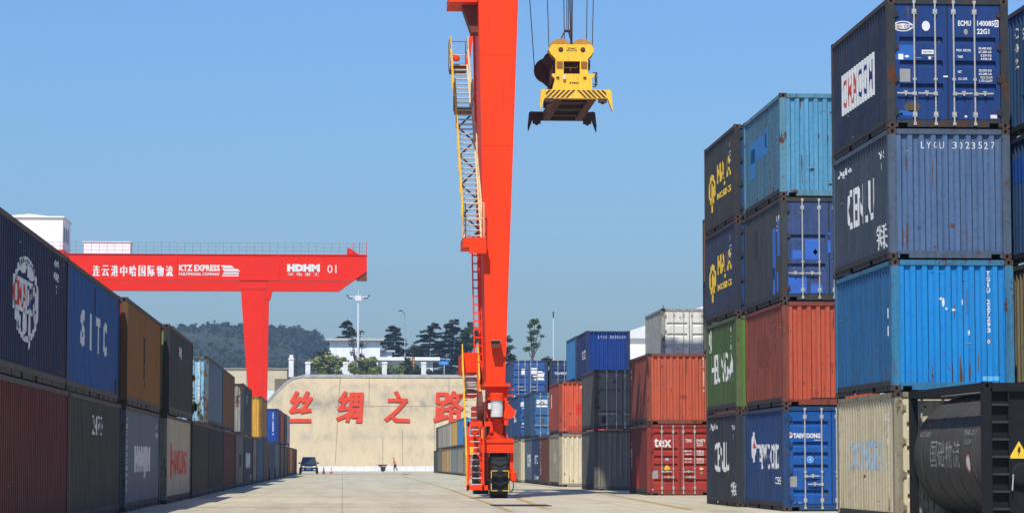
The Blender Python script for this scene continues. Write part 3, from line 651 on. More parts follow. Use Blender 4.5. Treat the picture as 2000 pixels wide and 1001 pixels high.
for i in range(2): container(('brown container, lowest under the greyish white one', 'blue grey container, between the brown and the greyish white one')[i], 13.62, 113.9, i * LV, (P_('brown_paint', C(120, 74, 56)), P_('blue_grey_paint', C(84, 100, 120)))[i], detail=0)

# grey stack in the crane's shadow
GR = P_('dull_grey_paint', C(128, 126, 112), .3, .5)
c = container('dull grey container with a ribbed end, lower of the shaded pair', 10.8, 114.7, 0, GR)
sshape(c, RECT, .5, 1, .1, .2, GR)
c = container('dull grey container with doors, upper of the shaded pair', 10.8, 114.7, LV, P_('dull_grey_door_paint', C(118, 118, 110), .35, .6), end='door', nch=2, frame=P_('grey_rust_frame', C(86, 80, 72), 1.2, .7))
dshape(c, DISC, .9, 2.05, .14, .14, M_NAVYL); dshape(c, RECT, .42, .42, .2, .28, M_RAIL, 'data_plate'); sshape(c, RECT, 3, 1.3, 1.6, .4, plain('grey_patch', C(80, 80, 78)), name='repair_patch')

# orange on cream
c = container('cream container with a ribbed end, under the orange one with a diamond', 10.65, 131.7, 0, P_('pale_cream_paint', C(218, 206, 172), .2, .4))
sshape(c, RECT, 2.8, 1.45, 1.4, .5, plain('grey_patch2', C(170, 165, 150)), name='repair_patch')
c = container('orange container with white diamond placard and red patch, on the cream one', 10.65, 131.7, LV, P_('coral_paint', C(216, 92, 62), .4, .45, .6))
etext(c, 'CRSU', 1.5, 2.3, .85, .14, None, .04, 1.4); eshape(c, RECT, 1.75, 1.6, 1.0, .55, plain('red_patch', C(212, 58, 38), .6)); eshape(c, RECT, 1.55, 1.2, 1.4, .55, plain('red_patch', C(212, 58, 38), .6)); eshape(c, DIAM, 1.72, 1.48, .42, .46, M_DECAL, 'placard', .006); eshape(c, RECT, 1.3, .28, 1.6, .25, plain('scuffed_red', C(180, 70, 50)))
stext(c, '1', 5.0, 1.7, .3, .7)
# row behind on the ground
c = container('red brown container on the ground, next beyond the cream one', 10.6, 138.0, 0, P_('red_brown_paint', C(140, 72, 52), .4, .45), detail=1)
for i in range(9): stext(c, 'TRLU40318'[i], 5.4, 2.2 - i * .2, .3, .13)
c = container('deep blue container with white lettering, on the ground beyond the red brown one', 10.62, 144.3, 0, P_('deep_blue_paint', C(48, 80, 142), .3, .45), detail=1)
stext(c, 'SITC', 2.8, 1.35, 2.4, .5, None, .03); stext(c, 'Lines', 2.5, .4, 2.6, .25); marks(c, 5.0, 2.1, ['S', 'T', '4'], .3, .15)
c = container('pale blue grey container on the ground under the blue one with a square sign', 10.66, 150.7, 0, P_('pale_blue_grey_paint', C(118, 142, 166), .3, .45), detail=1); stext(c, 'DFI', 2.6, 1.3, 2.6, .7)
c = container('mid blue container with a square white sign on its door', 10.70, 151.9, LV, P_('mid_blue_paint', C(58, 108, 168), .35, .5), end='door', nch=3, detail=1)
c['t'].location.z = LV; dshape(c, RECT, .62, 1.95, .62, .42, M_DECAL, 'sign'); dshape(c, ring(.6), .62, 1.95, .3, .2, M_NAVYL, 'sign', .005); dshape(c, RECT, .65, .95, .22, .25, P_('rust_wash', (0.10, 0.075, 0.05, 1)), 'rust_stain'); marks(c, .8, 2.2, ['4', '0', '1'], .3, .15)
c = container('creamy white container on the ground behind the crane wheel', 10.42, 159.0, 0, P_('creamy_white_paint', C(214, 204, 172), .2, .35), detail=1)
c = container('blue container with white side letters and door label, beside the crane leg', 10.40, 159.0, LV, P_('cobalt_paint', C(44, 98, 176), .3, .4), end='door', detail=1, nch=3)
dshape(c, RECT, .4, 2.0, .6, .4, M_DECAL, 'sign'); dshape(c, RECT, .5, .9, .5, .08, M_DECAL); stext(c, 'HLC', 3.0, 1.4, 2.6, .8)
# three-high row at the back
for i, (lb, m) in enumerate((('grey blue container at the foot of the three-high blue stack', P_('blue_grey_paint', C(84, 100, 120))), ('dark blue container, middle of the three-high blue stack', P_('dark_blue_paint', C(36, 58, 108))), ('blue container with white placards on its doors, topmost beside the crane leg', P_('back_blue_paint', C(52, 92, 160), .35, .5)))):
    c = container(lb, 10.8, 172.6, i * LV, m, end='door', detail=1)
    if i == 2:
        for x, z, w, h in ((.86, 1.85, .25, .38), (1.55, 1.9, .45, .4), (1.98, 1.55, .5, .48), (1.6, 1.55, .25, .12), (.2, .25, .25, .12), (1.95, 1.82, .3, .15)): dshape(c, RECT, x, z, w, h, M_DECAL, 'placard')
        dshape(c, DISC, 1.62, 1.35, .14, .14, M_YEL)
for i, (lb, m) in enumerate((('red container at the foot of the dark blue stack', P_('brown_paint', C(120, 74, 56))), ('grey container, middle of the dark blue stack', P_('mid_grey_paint', C(120, 124, 120))), ('dark blue container with white TEX lettering high at the back', P_('ink_blue_paint', C(38, 66, 112), .3, .5)))):
    c = container(lb, 13.35, 172.5, i * LV, m, end='door', detail=1)
    if i == 2: dtext(c, 'TA·WTE', .8, 1.75, .95, .14, None, .05); sshape(c, RECT, 1, 2.1, .7, .25, M_DECAL); dshape(c, RECT, 2.0, 1.1, .5, .3, M_DECAL, 'placard')
# tall blue block of high containers
for i, (lb, h, z, m) in enumerate((('grey high container at the foot of the LYGU 303 stack', 2.896, 0, P_('mid_grey_paint', C(120, 124, 120))), ('red high container, middle of the LYGU 303 stack', 2.896, 2.899, P_('brown_paint', C(120, 74, 56))), ('royal blue container numbered LYGU 3030650 standing above the grey pair', 2.591, 5.798, P_('royal_blue_paint', C(26, 62, 142), .25, .4, .2)))):
    c = container(lb, 13.3, 146.0, z, m, H=h, detail=1)
    if i == 2: espread(c, 'LYGU 3030650', .72, .13, 2.25, .075, .15); stext(c, '铁联', 1.6, 1.3, 2.2, .55, None, 0)
c = container('sky blue container with only its side showing, behind the royal blue one', 13.25, 152.3, 5.798, P_('sky_side_paint', C(60, 130, 190), .3, .4), detail=0)
for i in range(2): container(('green high container under the sky blue one, lowest', 'brown high container under the sky blue one, second')[i], 13.25, 152.3, i * 2.899, (P_('leaf_green_paint', C(88, 126, 52)), P_('brown_paint', C(120, 74, 56)))[i], H=2.896, detail=0)
container('brick red container with its doors just showing below the white warehouse roof', 16.3, 128.0, 2 * LV, P_('red_brown_paint', C(140, 72, 52)), end='door', detail=0)
for i in range(2): container(('red container at the foot of the brick red one', 'slate container beneath the brick red one')[i], 16.3, 128.0, i * LV, (P_('red_brown_paint', C(140, 72, 52)), P_('slate_paint', C(70, 80, 92)))[i], detail=0)
# far end of the right-hand row, two high
far = [(239.2, 12.192, 'grey', (150, 146, 128), 'blue', (70, 140, 205)), (252.0, 12.192, 'blue grey', (130, 140, 145), 'yellow', (214, 172, 80)), (265.0, 6.058, 'pale grey', (170, 165, 145), 'white', (200, 195, 175)),
       (271.4, 6.058, 'yellow', (206, 160, 72), 'pale beige', (180, 172, 148)), (278.0, 12.192, 'ochre', (180, 150, 100), 'light grey', (172, 168, 150)), (290.6, 12.192, 'olive grey', (110, 112, 90), 'grey beige', (160, 155, 135)), (303.2, 6.058, 'dark olive', (70, 76, 62), 'charcoal', (58, 56, 50)), (310, 6.058, 'charcoal brown', (60, 52, 46), None, None)]
for y, L_, n1, c1, n2, c2 in far:
    container(f'far {n1} container on the ground near the foot of the concrete wall', 10.75, y, 0, P_('far_%s_paint' % n1.replace(' ', '_'), C(*c1), .4, .5), L=L_, detail=0)
    if n2: container(f'far {n2} container in the upper layer below the wall character 路', 10.78, y, LV, P_('far_%s_paint' % n2.replace(' ', '_'), C(*c2), .4, .5), L=L_, detail=0, end='door' if n2 in ('white', 'blue') else 'panel')

# ------------------------------------------------------------------ left-hand row, two high, 40 ft boxes seen from the shaded side
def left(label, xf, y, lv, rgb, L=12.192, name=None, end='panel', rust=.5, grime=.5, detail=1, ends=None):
    return container(label, xf - CW, y, lv * LV, P_(name, mul(C(*rgb), .60 if y < 160 else .85), rust, grime), L=L, right=True, end=end, detail=detail, ends=ends or P_(name + '_end', C(*rgb), rust, grime))  # side paint darkened to deepen the shade; ends keep the full colour
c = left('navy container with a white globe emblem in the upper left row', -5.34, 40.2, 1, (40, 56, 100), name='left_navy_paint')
sshape(c, ring(.86), 5.5, 1.36, 3.6, 1.45, M_WHITE, True); sshape(c, RECT, 5.05, 1.40, 2.9, .56, M_WHITE, True)
for y, z, w, h in ((4.9, 1.9, 1.1, .26), (6.1, 1.85, 1.2, .28), (5.2, .95, .6, .5), (5.9, .85, .35, .7), (4.4, .95, .5, .35), (6.7, 1.1, .3, .3), (5.6, 2.0, .5, .1), (6.4, 1.4, 1.1, .5)): sshape(c, DISC, y, z, w, h, M_WHITE, True)
decal(c['SR'], text_bm('CMA', .012), 4.55, 1.40, 1.7, .42, M_RED, c['sr'], 'lettering', .008); decal(c['SR'], text_bm('CGM', .012), 6.1, 1.40, 1.3, .42, M_NAVYL, c['sr'], 'lettering', .008)
marks(c, 10.2, 2.3, ['CMA', 'U2', '7'], .7, .15, True)
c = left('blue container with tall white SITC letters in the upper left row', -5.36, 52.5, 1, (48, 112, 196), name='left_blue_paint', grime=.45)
for i, ch in enumerate('SITC'): stext(c, ch, 3.3 + i * 1.72, 1.38, .95 if ch != 'I' else .3, .78, None, .05, True)
sshape(c, RECT, 5.9, 2.1, .25, .6, M_RAIL, True, 'scratch'); sshape(c, RECT, 11.4, .4, .5, .35, M_RAIL, True, 'scratch')
c = left('ochre brown container with a dark vertical emblem, next to the SITC one', -5.2, 65.0, 1, (186, 126, 54), name='left_ochre_paint', rust=.6, grime=.5, ends=P_('left_rust_red', C(190, 80, 55), .6))
sshape(c, RECT, 5.8, 1.5, .55, .75, M_RAIL, True); sshape(c, RECT, 5.8, .95, .45, .3, M_RAIL, True); sshape(c, RECT, 5.9, .65, .3, .2, M_RAIL, True)
c = left('dark green grey container with a greenish end, fourth along the upper left row', -5.0, 77.6, 1, (76, 84, 80), name='left_dark_green', grime=.6, ends=P_('left_green_end', C(120, 135, 80), .8))
stext(c, 'HJ', 5.6, 1.95, 1.1, .38, None, .03, True)
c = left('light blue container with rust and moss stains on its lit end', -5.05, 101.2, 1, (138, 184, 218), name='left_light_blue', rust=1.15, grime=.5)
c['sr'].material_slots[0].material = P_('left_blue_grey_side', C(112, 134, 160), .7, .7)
evert(c, 'FESU 5086817', 2.07, 2.3, .13, .09, .11); moss = plain('moss_stain', C(84, 88, 40), .9)
for _ in range(36): eshape(c, DISC, random.uniform(1.6, 2.35), abs(random.gauss(0, .7)) + .25, random.uniform(.05, .2), random.uniform(.06, .34), moss, 'moss_stain')
eshape(c, RECT, 1.84, 1.75, .2, .24, M_YEL, 'sticker')
c = left('ochre container just beyond the light blue one in the upper left row', -5.05, 113.6, 1, (168, 118, 58), name='left_ochre2', rust=.6)
c = left('slate container with its rusty end painted sunlit grey in the upper left row', -5.0, 136.1, 1, (86, 92, 94), name='left_slate', grime=.5, ends=P_('left_sunlit_grey', C(150, 150, 140), 1.1, .6)); stext(c, 'K', 5, 1.9, 1.0, .4, None, .03, True)  # end colour is the slate lightened to look sunlit, with extra rust
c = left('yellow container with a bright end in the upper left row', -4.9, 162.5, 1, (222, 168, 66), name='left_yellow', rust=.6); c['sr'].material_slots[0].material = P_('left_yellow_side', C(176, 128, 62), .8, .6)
c = left('royal blue container with a vertical white number on its end', -4.8, 199.7, 1, (30, 78, 172), L=6.058, name='left_royal', rust=.3); evert(c, 'CAXU 264838 5', 2.07, 2.25, .13, .12, .12)
left('rust red container beyond the royal blue one in the upper left row', -4.75, 206.0, 1, (168, 70, 48), L=12.192, name='left_rust_red', detail=0)
left('dark slate container beyond the rust red one in the upper left row', -4.7, 218.5, 1, (78, 84, 92), L=6.058, name='left_slate2', detail=0)
c = left('off white container at the far end of the upper left row', -4.65, 224.8, 1, (196, 192, 180), L=12.192, name='left_white', detail=0, rust=.8); stext(c, 'TEX', 5, 1.2, 3, .7, M_RED, .03, True)
# lower layer
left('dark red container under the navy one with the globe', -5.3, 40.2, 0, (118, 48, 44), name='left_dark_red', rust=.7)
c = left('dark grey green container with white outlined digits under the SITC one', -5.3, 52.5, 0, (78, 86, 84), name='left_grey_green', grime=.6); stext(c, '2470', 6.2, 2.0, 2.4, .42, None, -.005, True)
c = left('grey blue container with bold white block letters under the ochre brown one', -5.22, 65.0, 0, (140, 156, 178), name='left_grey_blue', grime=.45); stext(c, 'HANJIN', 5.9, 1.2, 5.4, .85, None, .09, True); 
for i in range(11): stext(c, 'HJCU8201465'[i], .7, 2.25 - i * .17, .3, .11, None, .02, True)
marks(c, 11, 2.2, ['45', 'G1'], .6, .14, True)
c = left('greyish white container with red lettering under the dark green grey one', -5.05, 77.6, 0, (232, 226, 196), name='left_grey_white', rust=.5); stext(c, 'HANKLUNG', 6.4, 1.2, 7.6, .75, M_RED, .03, True); sshape(c, RECT, 2.2, 1.25, .5, 1.05, M_RED, True)
left('charcoal container beneath the gap before the light blue one', -5.0, 90.0, 0, (70, 74, 76), L=11.1, name='left_charcoal', grime=.7)
left('near black container under the light blue one', -5.0, 101.3, 0, (56, 58, 60), name='left_black', grime=.7)
left('maroon container under the ochre one beyond the light blue', -5.0, 113.7, 0, (120, 54, 46), name='left_maroon', rust=.7)
c = left('pale grey container with white marks between maroon and slate ones', -4.98, 126.0, 0, (140, 140, 132), L=9.9, name='left_pale_grey', rust=.7); sshape(c, RECT, 6, 1.3, 3, .6, M_RAIL, True, 'worn_patch')
c = left('dark slate container with bold white word under the slate one with the grey end', -4.95, 136.1, 0, (74, 84, 98), name='left_dark_slate'); stext(c, 'CHARGE', 5.8, 1.3, 6.5, .8, None, .08, True); stext(c, 'LTD', 10.2, .4, 2, .2, None, .02, True)
c = left('cream grey container with a rust coloured mark in the lower left row', -4.92, 148.6, 0, (176, 172, 156), L=6.058, name='left_cream_grey', rust=.8); sshape(c, DISC, 3, 1.3, 2.4, .6, P_('rust_brush', (0.30, 0.12, 0.05, 1)), True)
c = left('blue grey container in the lower left row under the yellow one', -4.9, 154.9, 0, (84, 118, 172), name='left_blue2', rust=.6)
left('deep brown container beyond the blue grey one in the lower left row', -4.9, 167.4, 0, (104, 80, 66), L=12.192, name='left_deep_brown')
left('indigo container in the lower left row before the royal blue one', -4.85, 181.0, 0, (52, 66, 110), L=12.192, name='left_indigo')
left('slate blue container under the royal blue one', -4.8, 194.5, 0, (92, 108, 128), L=12.192, name='left_slate_blue')
left('brown container under the rust red one', -4.75, 207.0, 0, (128, 90, 64), name='left_brown', rust=.8)
left('dull olive container under the far off white one', -4.7, 219.5, 0, (104, 92, 66), name='left_olive')
left('orange brown container with nothing on it, past the off white stack', -4.75, 236.5, 0, (190, 104, 52), L=6.058, name='left_orange_brown')
for i, (y, rgb, nm) in enumerate(((243.0, (196, 128, 60), 'amber'), (249.4, (214, 164, 84), 'sand yellow'), (262.0, (178, 88, 58), 'brick'), (274.6, (160, 74, 54), 'russet'))):
    left(f'{nm} container standing single at the far end of the left row', -4.85, y, 0, rgb, L=6.058 if i == 0 else 12.192, name='left_far_' + nm.replace(' ', '_'), detail=0, rust=.6)

# ------------------------------------------------------------------ rust runs and scrapes on the nearer boxes
M_RUN = plain('rust_run', (0.13, 0.060, 0.030, 1), .9, 0, .6, 6); M_SCR = plain('bare_scrape', (0.30, 0.29, 0.27, 1), .7, 0, .5, 6)
def blots(rn, n, u0, u1, v0, v1, scr=False):
    vs, fs = [], []
    for _ in range(n):
        edge = rn.random()
        u = rn.uniform(u0, u1); v = v0 + abs(rn.gauss(0, .16)) * (v1 - v0) if edge < .5 else (v1 - abs(rn.gauss(0, .1)) * (v1 - v0) if edge < .75 else rn.uniform(v0, v1))
        v = min(max(v, v0), v1); drip = rn.random() < .55; w = rn.uniform(.008, .022) if drip else rn.uniform(.015, .05); h = rn.uniform(.08, .34) if drip else w * rn.uniform(.6, 1.4)
        if scr: w, h = rn.uniform(.04, .16), rn.uniform(.006, .016)
        m = 8; o = len(vs)
        for q in range(m):
            a = 2 * math.pi * q / m; k_ = rn.uniform(.65, 1.15); vs.append((min(max(u + w * k_ * math.cos(a), u0), u1), min(max(v + h * k_ * math.sin(a), v0), v1)))
        fs.append(tuple(range(o, o + m)))
    return (vs, fs)
for i, c_ in enumerate(BOXES):
    rn = random.Random(300 + i); L_, H_ = c_['L'], c_['H']
    for nm, mt, k1, sc in (('rust_stains', M_RUN, 1.0, False), ('scrapes', M_SCR, .35, True)):
        if c_['right']: stuff(decal(c_['SR'], blots(rn, int(20 * k1), .25, L_ - .25, .24, H_ - .14, sc), 0, 0, 1, 1, mt, c_['sr'], nm, .0025))
        else: stuff(decal(c_['SL'], blots(rn, int(16 * k1), -(L_ - .25), -.25, .24, H_ - .14, sc), 0, 0, 1, 1, mt, c_['sl'], nm, .0025))
        if c_['end']: stuff(decal(END_SURF, blots(rn, int(12 * k1), .2, CW - .2, .18, H_ - .14, sc), 0, 0, 1, 1, mt, c_['end'], nm, .0025))
        elif c_['doors']: stuff(decal(c_['D'], blots(rn, int(7 * k1), .27, 1.1, .2, H_ - .16, sc), 0, 0, 1, 1, mt, c_['doors'][0], nm, .0025))

# ------------------------------------------------------------------ black tank container
M_TANK = paint('tank_black', C(74, 71, 66), .15, .5, .5, .85); M_TFR = plain('tank_frame_black', C(27, 28, 31), .7, 0, .35, 5, .15)
t = empty('tank_container', (11.05, 45.7, 0)); tag(t, 'black tank container in an open steel frame with white Chinese characters', 'tank container')
L, H = 6.058, 2.591
for x in (0, CW - .15):
    for y in (0, L - .15): MB().box(x, y, .118, x + .15, y + .15, H - .118).build('corner_post', M_TFR, t)
for x in (0.005, CW - .145):
    MB().box(x, .178, H - .15, x + .14, L - .178, H - .01).build('top_rail', M_TFR, t)
    MB().box(x, .178, .02, x + .14, L - .178, .17).build('bottom_rail', M_TFR, t)
for y in (.012, L - .142):
    MB().box(.178, y, H - .16, CW - .178, y + .13, H - .012).build('end_header', M_TFR, t); MB().box(.178, y, .02, CW - .178, y + .13, .17).build('end_sill', M_TFR, t)
for ax, ay, sx, sy in ((0, 0, 1, 1), (CW, 0, -1, 1), (0, L, 1, -1), (CW, L, -1, -1)):
    for zz in (0, H - .118): put('corner_casting', cmesh('casting', 0, 0), M_TFR, t, (ax - sx * .002, ay - sy * .002, zz)).scale = (sx, sy, 1)
rr = 1.185; prof = [(0, .5), (.02, .9), (.06, 1.07), (.13, 1.15), (.22, rr)] 
l_ = 5.84; prof = prof + [(l_ - a, r) for a, r in prof[::-1]]
shell = MB().lathe((CW / 2, .17, 1.32), (0, 1, 0), prof, 64).build('tank_shell', M_TANK, t, smooth=True)
for y in (.85, 1.0, 2.2, 3.1, 4.0, 5.1):
    MB().lathe((CW / 2, y, 1.32), (0, 1, 0), [(-.025, rr + .001), (-.025, rr + .012), (.025, rr + .012), (.025, rr + .001)], 64).build('cladding_band', M_TANK, shell, smooth=False)
MB().box(.55, .4, H - .12, CW - .55, L - .4, H - .06).build('walkway', M_GALV, t)
lad = MB().box(.152, .03, .17, .17, .12, H - .16).box(.46, .03, .17, .48, .12, H - .16).build('ladder', M_TFR, t)
for i in range(7): MB().box(.17, .02, .38 + i * .30, .46, .12, .42 + i * .30).build('rung', plain('worn_rung', C(40, 41, 43), .6, 0, .4, 8), lad)
MB().box(.485, .13, .17, CW - .18, .16, H - .16).build('end_plate', M_TFR, t)
MB().box(.155, .15, .17, .48, .165, H - .16).build('ladder_backplate', M_TFR, t)
vc = MB().lathe((.68, .13, 1.0), (0, -1, 0), [(0, .2), (.1, .2), (.13, .15), (.14, .05)], 24).build('valve_cap', M_TFR, t); MB().beam((.52, -.01, 1.0), (.50, -.01, .72), .02).build('seal_tag', M_GALV, vc)
fs_ = flat_surf((0, .128, 0), (1, 0, 0), (0, 0, 1), (0, -1, 0)); o = decal(fs_, TRI, .66, 1.42, .36, .30, M_YEL, t, 'warning_sign', .004)
decal(fs_, ([(-.1, .5), (.25, .5), (.0, .1), (.3, .1), (-.2, -.5), (-.02, 0), (-.3, 0)], [(0, 2, 3, 1), (2, 5, 4, 3), (0, 6, 5, 2)]),   .66, 1.38, .09, .18, M_DARK, o, 'flash_symbol', .008)
def tank_surf():
    def mp(u, v, l):
        z = 1.32 + (rr + .004 + l) * math.sin((v - 1.33) / rr); x = CW / 2 - (rr + .004 + l) * math.cos((v - 1.33) / rr); return Vector((x, -u, z))
    def cuts(lo, hi, a, b):
        n = int((b - a) / .06) + 1; return [('v', a + (b - a) * i / n) for i in range(1, n)]
    return {'cuts': cuts, 'map': mp}
TS = tank_surf(); M_TW = plain('tank_white', C(150, 148, 142), .6, 0, .3, 8)
for i, ch in enumerate('国础物流'): decal(TS, text_bm(ch, 0), -(4.05 - i * .62), 1.36, .52, .50, M_TW, shell)
decal(TS, text_bm('TANK 22T6', .01), -1.35, 1.75, 1.0, .1, M_TW, shell); decal(TS, text_bm('CU.CAP', .01), -1.35, 1.58, .5, .09, M_TW, shell); decal(TS, text_bm('KLTU 0031', .01), -5.0, 1.75, .9, .1, M_TW, shell)
decal(TS, DISC, -1.25, 1.2, .34, .34, M_DECAL, shell, 'placard'); decal(TS, ring(.8), -1.25, 1.2, .34, .34, M_RED, shell, 'placard', .008); decal(TS, DIAM, -5.0, 1.95, .16, .1, M_RED, shell, 'placard')

# ------------------------------------------------------------------ gantry cranes
k = NT('crane_red'); q = k.pos()
cc = k.mix(k.ramp(k.noise(q, .7, 5), .35, .7), (0.84, 0.048, 0.006, 1), (0.76, 0.042, 0.006, 1))
cc = k.mix(k.mix(.55, (0, 0, 0, 1), k.ramp(k.noise(k.pos((5, 5, .22)), 1.5, 8, .75), .5, .74)), cc, (0.46, 0.03, 0.012, 1))
cc = k.mix(k.ramp(k.noise(q, 3.2, 8, .78), .66, .72), cc, (0.24, 0.05, 0.025, 1))
M_CR = k.done(cc, .55, 0, .12)
M_YS = paint('safety_yellow', C(236, 186, 52), .5, .35, .3); M_CREAM = plain('cream_rail', C(215, 195, 150), .6)
M_TREAD = plain('tread_grey', (0.60, 0.59, 0.55, 1), .6, .2, .3, 8); M_MOTOR = plain('motor_white', (0.66, 0.67, 0.65, 1), .5, 0, .25, 6)
M_CRD = plain('crane_primer_brown', C(110, 50, 36), .7)
def wheel(x, y, parent, r=.78, w=.64):
    ty = MB().lathe((x - w / 2, y, r), (1, 0, 0), [(0, r * .55), (.03, r * .88), (.10, r * .985), (w - .10, r * .985), (w - .03, r * .88), (w, r * .55)], 36).build('tyre', M_RUBBER, parent)
    tr = MB()
    for i in range(22):
        a = 2 * math.pi * i / 22; c_, s_ = math.cos(a), math.sin(a); c2, s2 = math.cos(a + .17), math.sin(a + .17)
        for x0, x1 in ((x - w / 2 + .04, x), (x + w / 2 - .04, x)):
            tr.beam((x0, y + c_ * r * .985, r + s_ * r * .985), (x1, y + c2 * r * .985, r + s2 * r * .985), .09, .045)
    tr.build('tread_lugs', M_RUBBER, ty)
    MB().lathe((x - w / 2 - .01, y, r), (1, 0, 0), [(0, .12), (.04, r * .5), (w - .02, r * .5), (w + .02, .12)], 20).build('rim', M_CR, ty)
def rail(parent, pts, h=1.1, mat=None, posts=True, name='handrail'):
    b = MB(); m = mat or M_YS
    for a, c in zip(pts, pts[1:]):
        a = Vector(a); c = Vector(c); n = max(1, int((c - a).length / 1.3))
        for hh in (h, h * .55): b.tube(a + Vector((0, 0, hh)), c + Vector((0, 0, hh)), .022, n=6)
        if posts:
            for i in range(n + 1): q = a.lerp(c, i / n); b.tube(q, q + Vector((0, 0, h)), .02, n=6)
    return b.build(name, m, parent)

cr = empty('gantry_crane', (5.26, 90, 0)); tag(cr, 'tall red gantry crane leg on rubber tyres with yellow stairs, in mid yard', 'gantry crane', 'red gantry cranes')
ROOT = Matrix.Translation((-5.26, -90, 0))
def W2(mb): mb.v = [(x - 5.26, y - 90, z) for x, y, z in mb.v]; return mb
def part(name, mb, mat, parent=None, smooth=False): return W2(mb).build(name, mat, parent or cr, smooth)
# leg: slender tapered box, wider at the top
def taper(b, z0, xa, xb, z1, xc, xd, y0, y1):
    b.add([(xa, y0, z0), (xb, y0, z0), (xb, y1, z0), (xa, y1, z0), (xc, y0, z1), (xd, y0, z1), (xd, y1, z1), (xc, y1, z1)], [(0, 3, 2, 1), (4, 5, 6, 7), (0, 1, 5, 4), (1, 2, 6, 5), (2, 3, 7, 6), (3, 0, 4, 7)]); return b
leg = part('leg', taper(MB(), 3.85, 4.83, 5.46, 18.2, 4.52, 5.95, 90.0, 92.6), M_CR)
fl = MB()
for (za, zb) in ((3.85, 18.2),):
    for i in range(20):
        u0, u1 = i / 20, (i + 1) / 20; z0, z1 = za + (zb - za) * u0, za + (zb - za) * u1
        x0 = 4.83 - .31 * u0; x1 = 4.83 - .31 * u1
        fl.beam((x0 + .1, 92.6, z0 + .3), (x0 + .1, 94.15, z0 + .3), .16, .03)
part('stiffener_plates', fl, M_CR, leg)['kind'] = 'stuff'
part('rear_flange', taper(MB(), 3.85, 4.82, 5.45, 18.2, 4.53, 5.9, 94.1, 94.4), M_CR, leg)
part('web', taper(MB(), 3.85, 5.0, 5.3, 18.2, 4.95, 5.5, 92.6, 94.1), M_CR, leg)
for zz in (11.9, 15.0): part('weld_seam', MB().box(4.66 - (zz - 11.9) * .02, 89.992, zz, 5.73 + (zz - 11.9) * .035, 90.0, zz + .03), M_CR, leg)
lamp = part('floodlight', MB().box(4.98, 89.5, 5.02, 5.26, 89.85, 5.26).box(5.06, 89.85, 5.06, 5.18, 90.0, 5.14), M_CRD)
part('visor', MB().box(4.95, 89.42, 5.26, 5.29, 89.85, 5.29), plain('lamp_grey', (.22, .2, .17, 1)), lamp); part('bracket', MB().box(5.26, 89.6, 5.1, 5.5, 89.66, 5.16), M_CR, lamp)
# top: cross beams, girders, trolley
part('top_beam', MB().box(4.5, 89.6, 18.2, 6.0, 94.5, 19.0).box(4.6, 94.5, 18.9, 5.9, 99.75, 19.7), M_CR)
part('top_beam', MB().box(27.6, 89.6, 18.2, 29.4, 94.5, 19.0).box(27.8, 94.5, 18.9, 29.2, 99.75, 19.7), M_CR)
for y0 in (89.9, 99.8):
    part('girder', MB().box(1.5, y0, 19.05, 33.0, y0 + 1.3, 22.0), M_CR)
part('platform', MB().box(3.55, 90.2, 16.85, 4.52, 92.2, 17.15), M_CR); part('bracket', MB().prism([(4.02, 16.85), (4.56, 16.85), (4.60, 15.9), (4.35, 15.9)], 90.8, 91.6), M_CRD)
part('trolley', MB().box(6.2, 90.6, 22.05, 10.6, 100.8, 22.5).box(7.0, 92, 22.5, 9.8, 99, 24.2), M_CR)
for x in (28.6,):
    part('leg', taper(MB(), 3.85, x - .3, x + .35, 18.2, x - .75, x + .7, 90.0, 94.4), M_CR)
    part('sill_beam', MB().box(x - .3, 90, 2.2, x + .3, 102.6, 3.3), M_CR)
    for y in (90.4, 102.0): wheel(x - 5.26, y - 90, cr); part('yoke', MB().box(x - .5, y - .5, 1.6, x + .5, y + .5, 2.2).box(x - .5, y - .2, .6, x - .34, y + .2, 1.6).box(x + .34, y - .2, .6, x + .5, y + .2, 1.6), M_CR)
# bogie under the near leg
part('leg_flange', MB().box(4.72, 89.7, 3.74, 5.62, 94.2, 3.85), M_CR)
part('knuckle', MB().box(4.86, 90.0, 3.3, 5.56, 91.4, 3.74).box(5.50, 89.8, 3.42, 5.74, 90.0, 3.46).box(5.5, 89.8, 3.62, 5.74, 90.0, 3.66), M_CR)
part('sill_beam', MB().box(4.9, 91.2, 2.25, 5.56, 102.4, 3.3), M_CR)
part('hose_drum', MB().lathe((4.52, 90.35, 3.1), (1, 0, 0), [(0, .25), (.02, .5), (.18, .5), (.2, .25)], 24), M_CRD)
mo = part('drive_motor', MB().lathe((5.16, 89.75, 2.72), (0, 0, 1), [(0, .2), (.1, .21), (.1, .185), (.48, .185), (.48, .2), (.55, .2)], 20), M_MOTOR)
part('terminal_box', MB().box(4.87, 89.6, 2.98, 4.98, 89.85, 3.18), M_MOTOR, mo); part('motor_cap', MB().lathe((5.16, 89.75, 3.27), (0, 0, 1), [(0, .24), (.22, .24), (.26, .18)], 20), M_CR, mo)
for i in range(9):
    a = math.pi + math.pi * i / 8; part('cooling_fin', MB().box(5.16 + .19 * math.cos(a) - .008, 89.75 + .19 * math.sin(a) - .012, 2.84, 5.16 + .19 * math.cos(a) + .008, 89.75 + .19 * math.sin(a) + .012, 3.18), M_MOTOR, mo)
lug = [(5.4, 2.62), (5.62, 2.66), (5.74, 2.72), (5.8, 2.84), (5.78, 2.96), (5.68, 3.04), (5.56, 3.2), (5.5, 3.3), (5.4, 3.3)]
part('towing_lug', MB().prism(lug, 89.9, 90.06), M_CR)
part('steering_post', MB().lathe((5.18, 90.25, 1.9), (0, 0, 1), [(0, .3), (.18, .3), (.2, .22), (.55, .22), (.58, .28), (.78, .28)], 20).box(4.95, 89.95, 2.2, 5.05, 90.1, 2.6).box(5.42, 89.9, 2.45, 5.56, 90.2, 2.66), M_CR)
part('gear_housing', MB().box(4.86, 90.35, 1.95, 5.5, 91.2, 2.7), M_CRD)
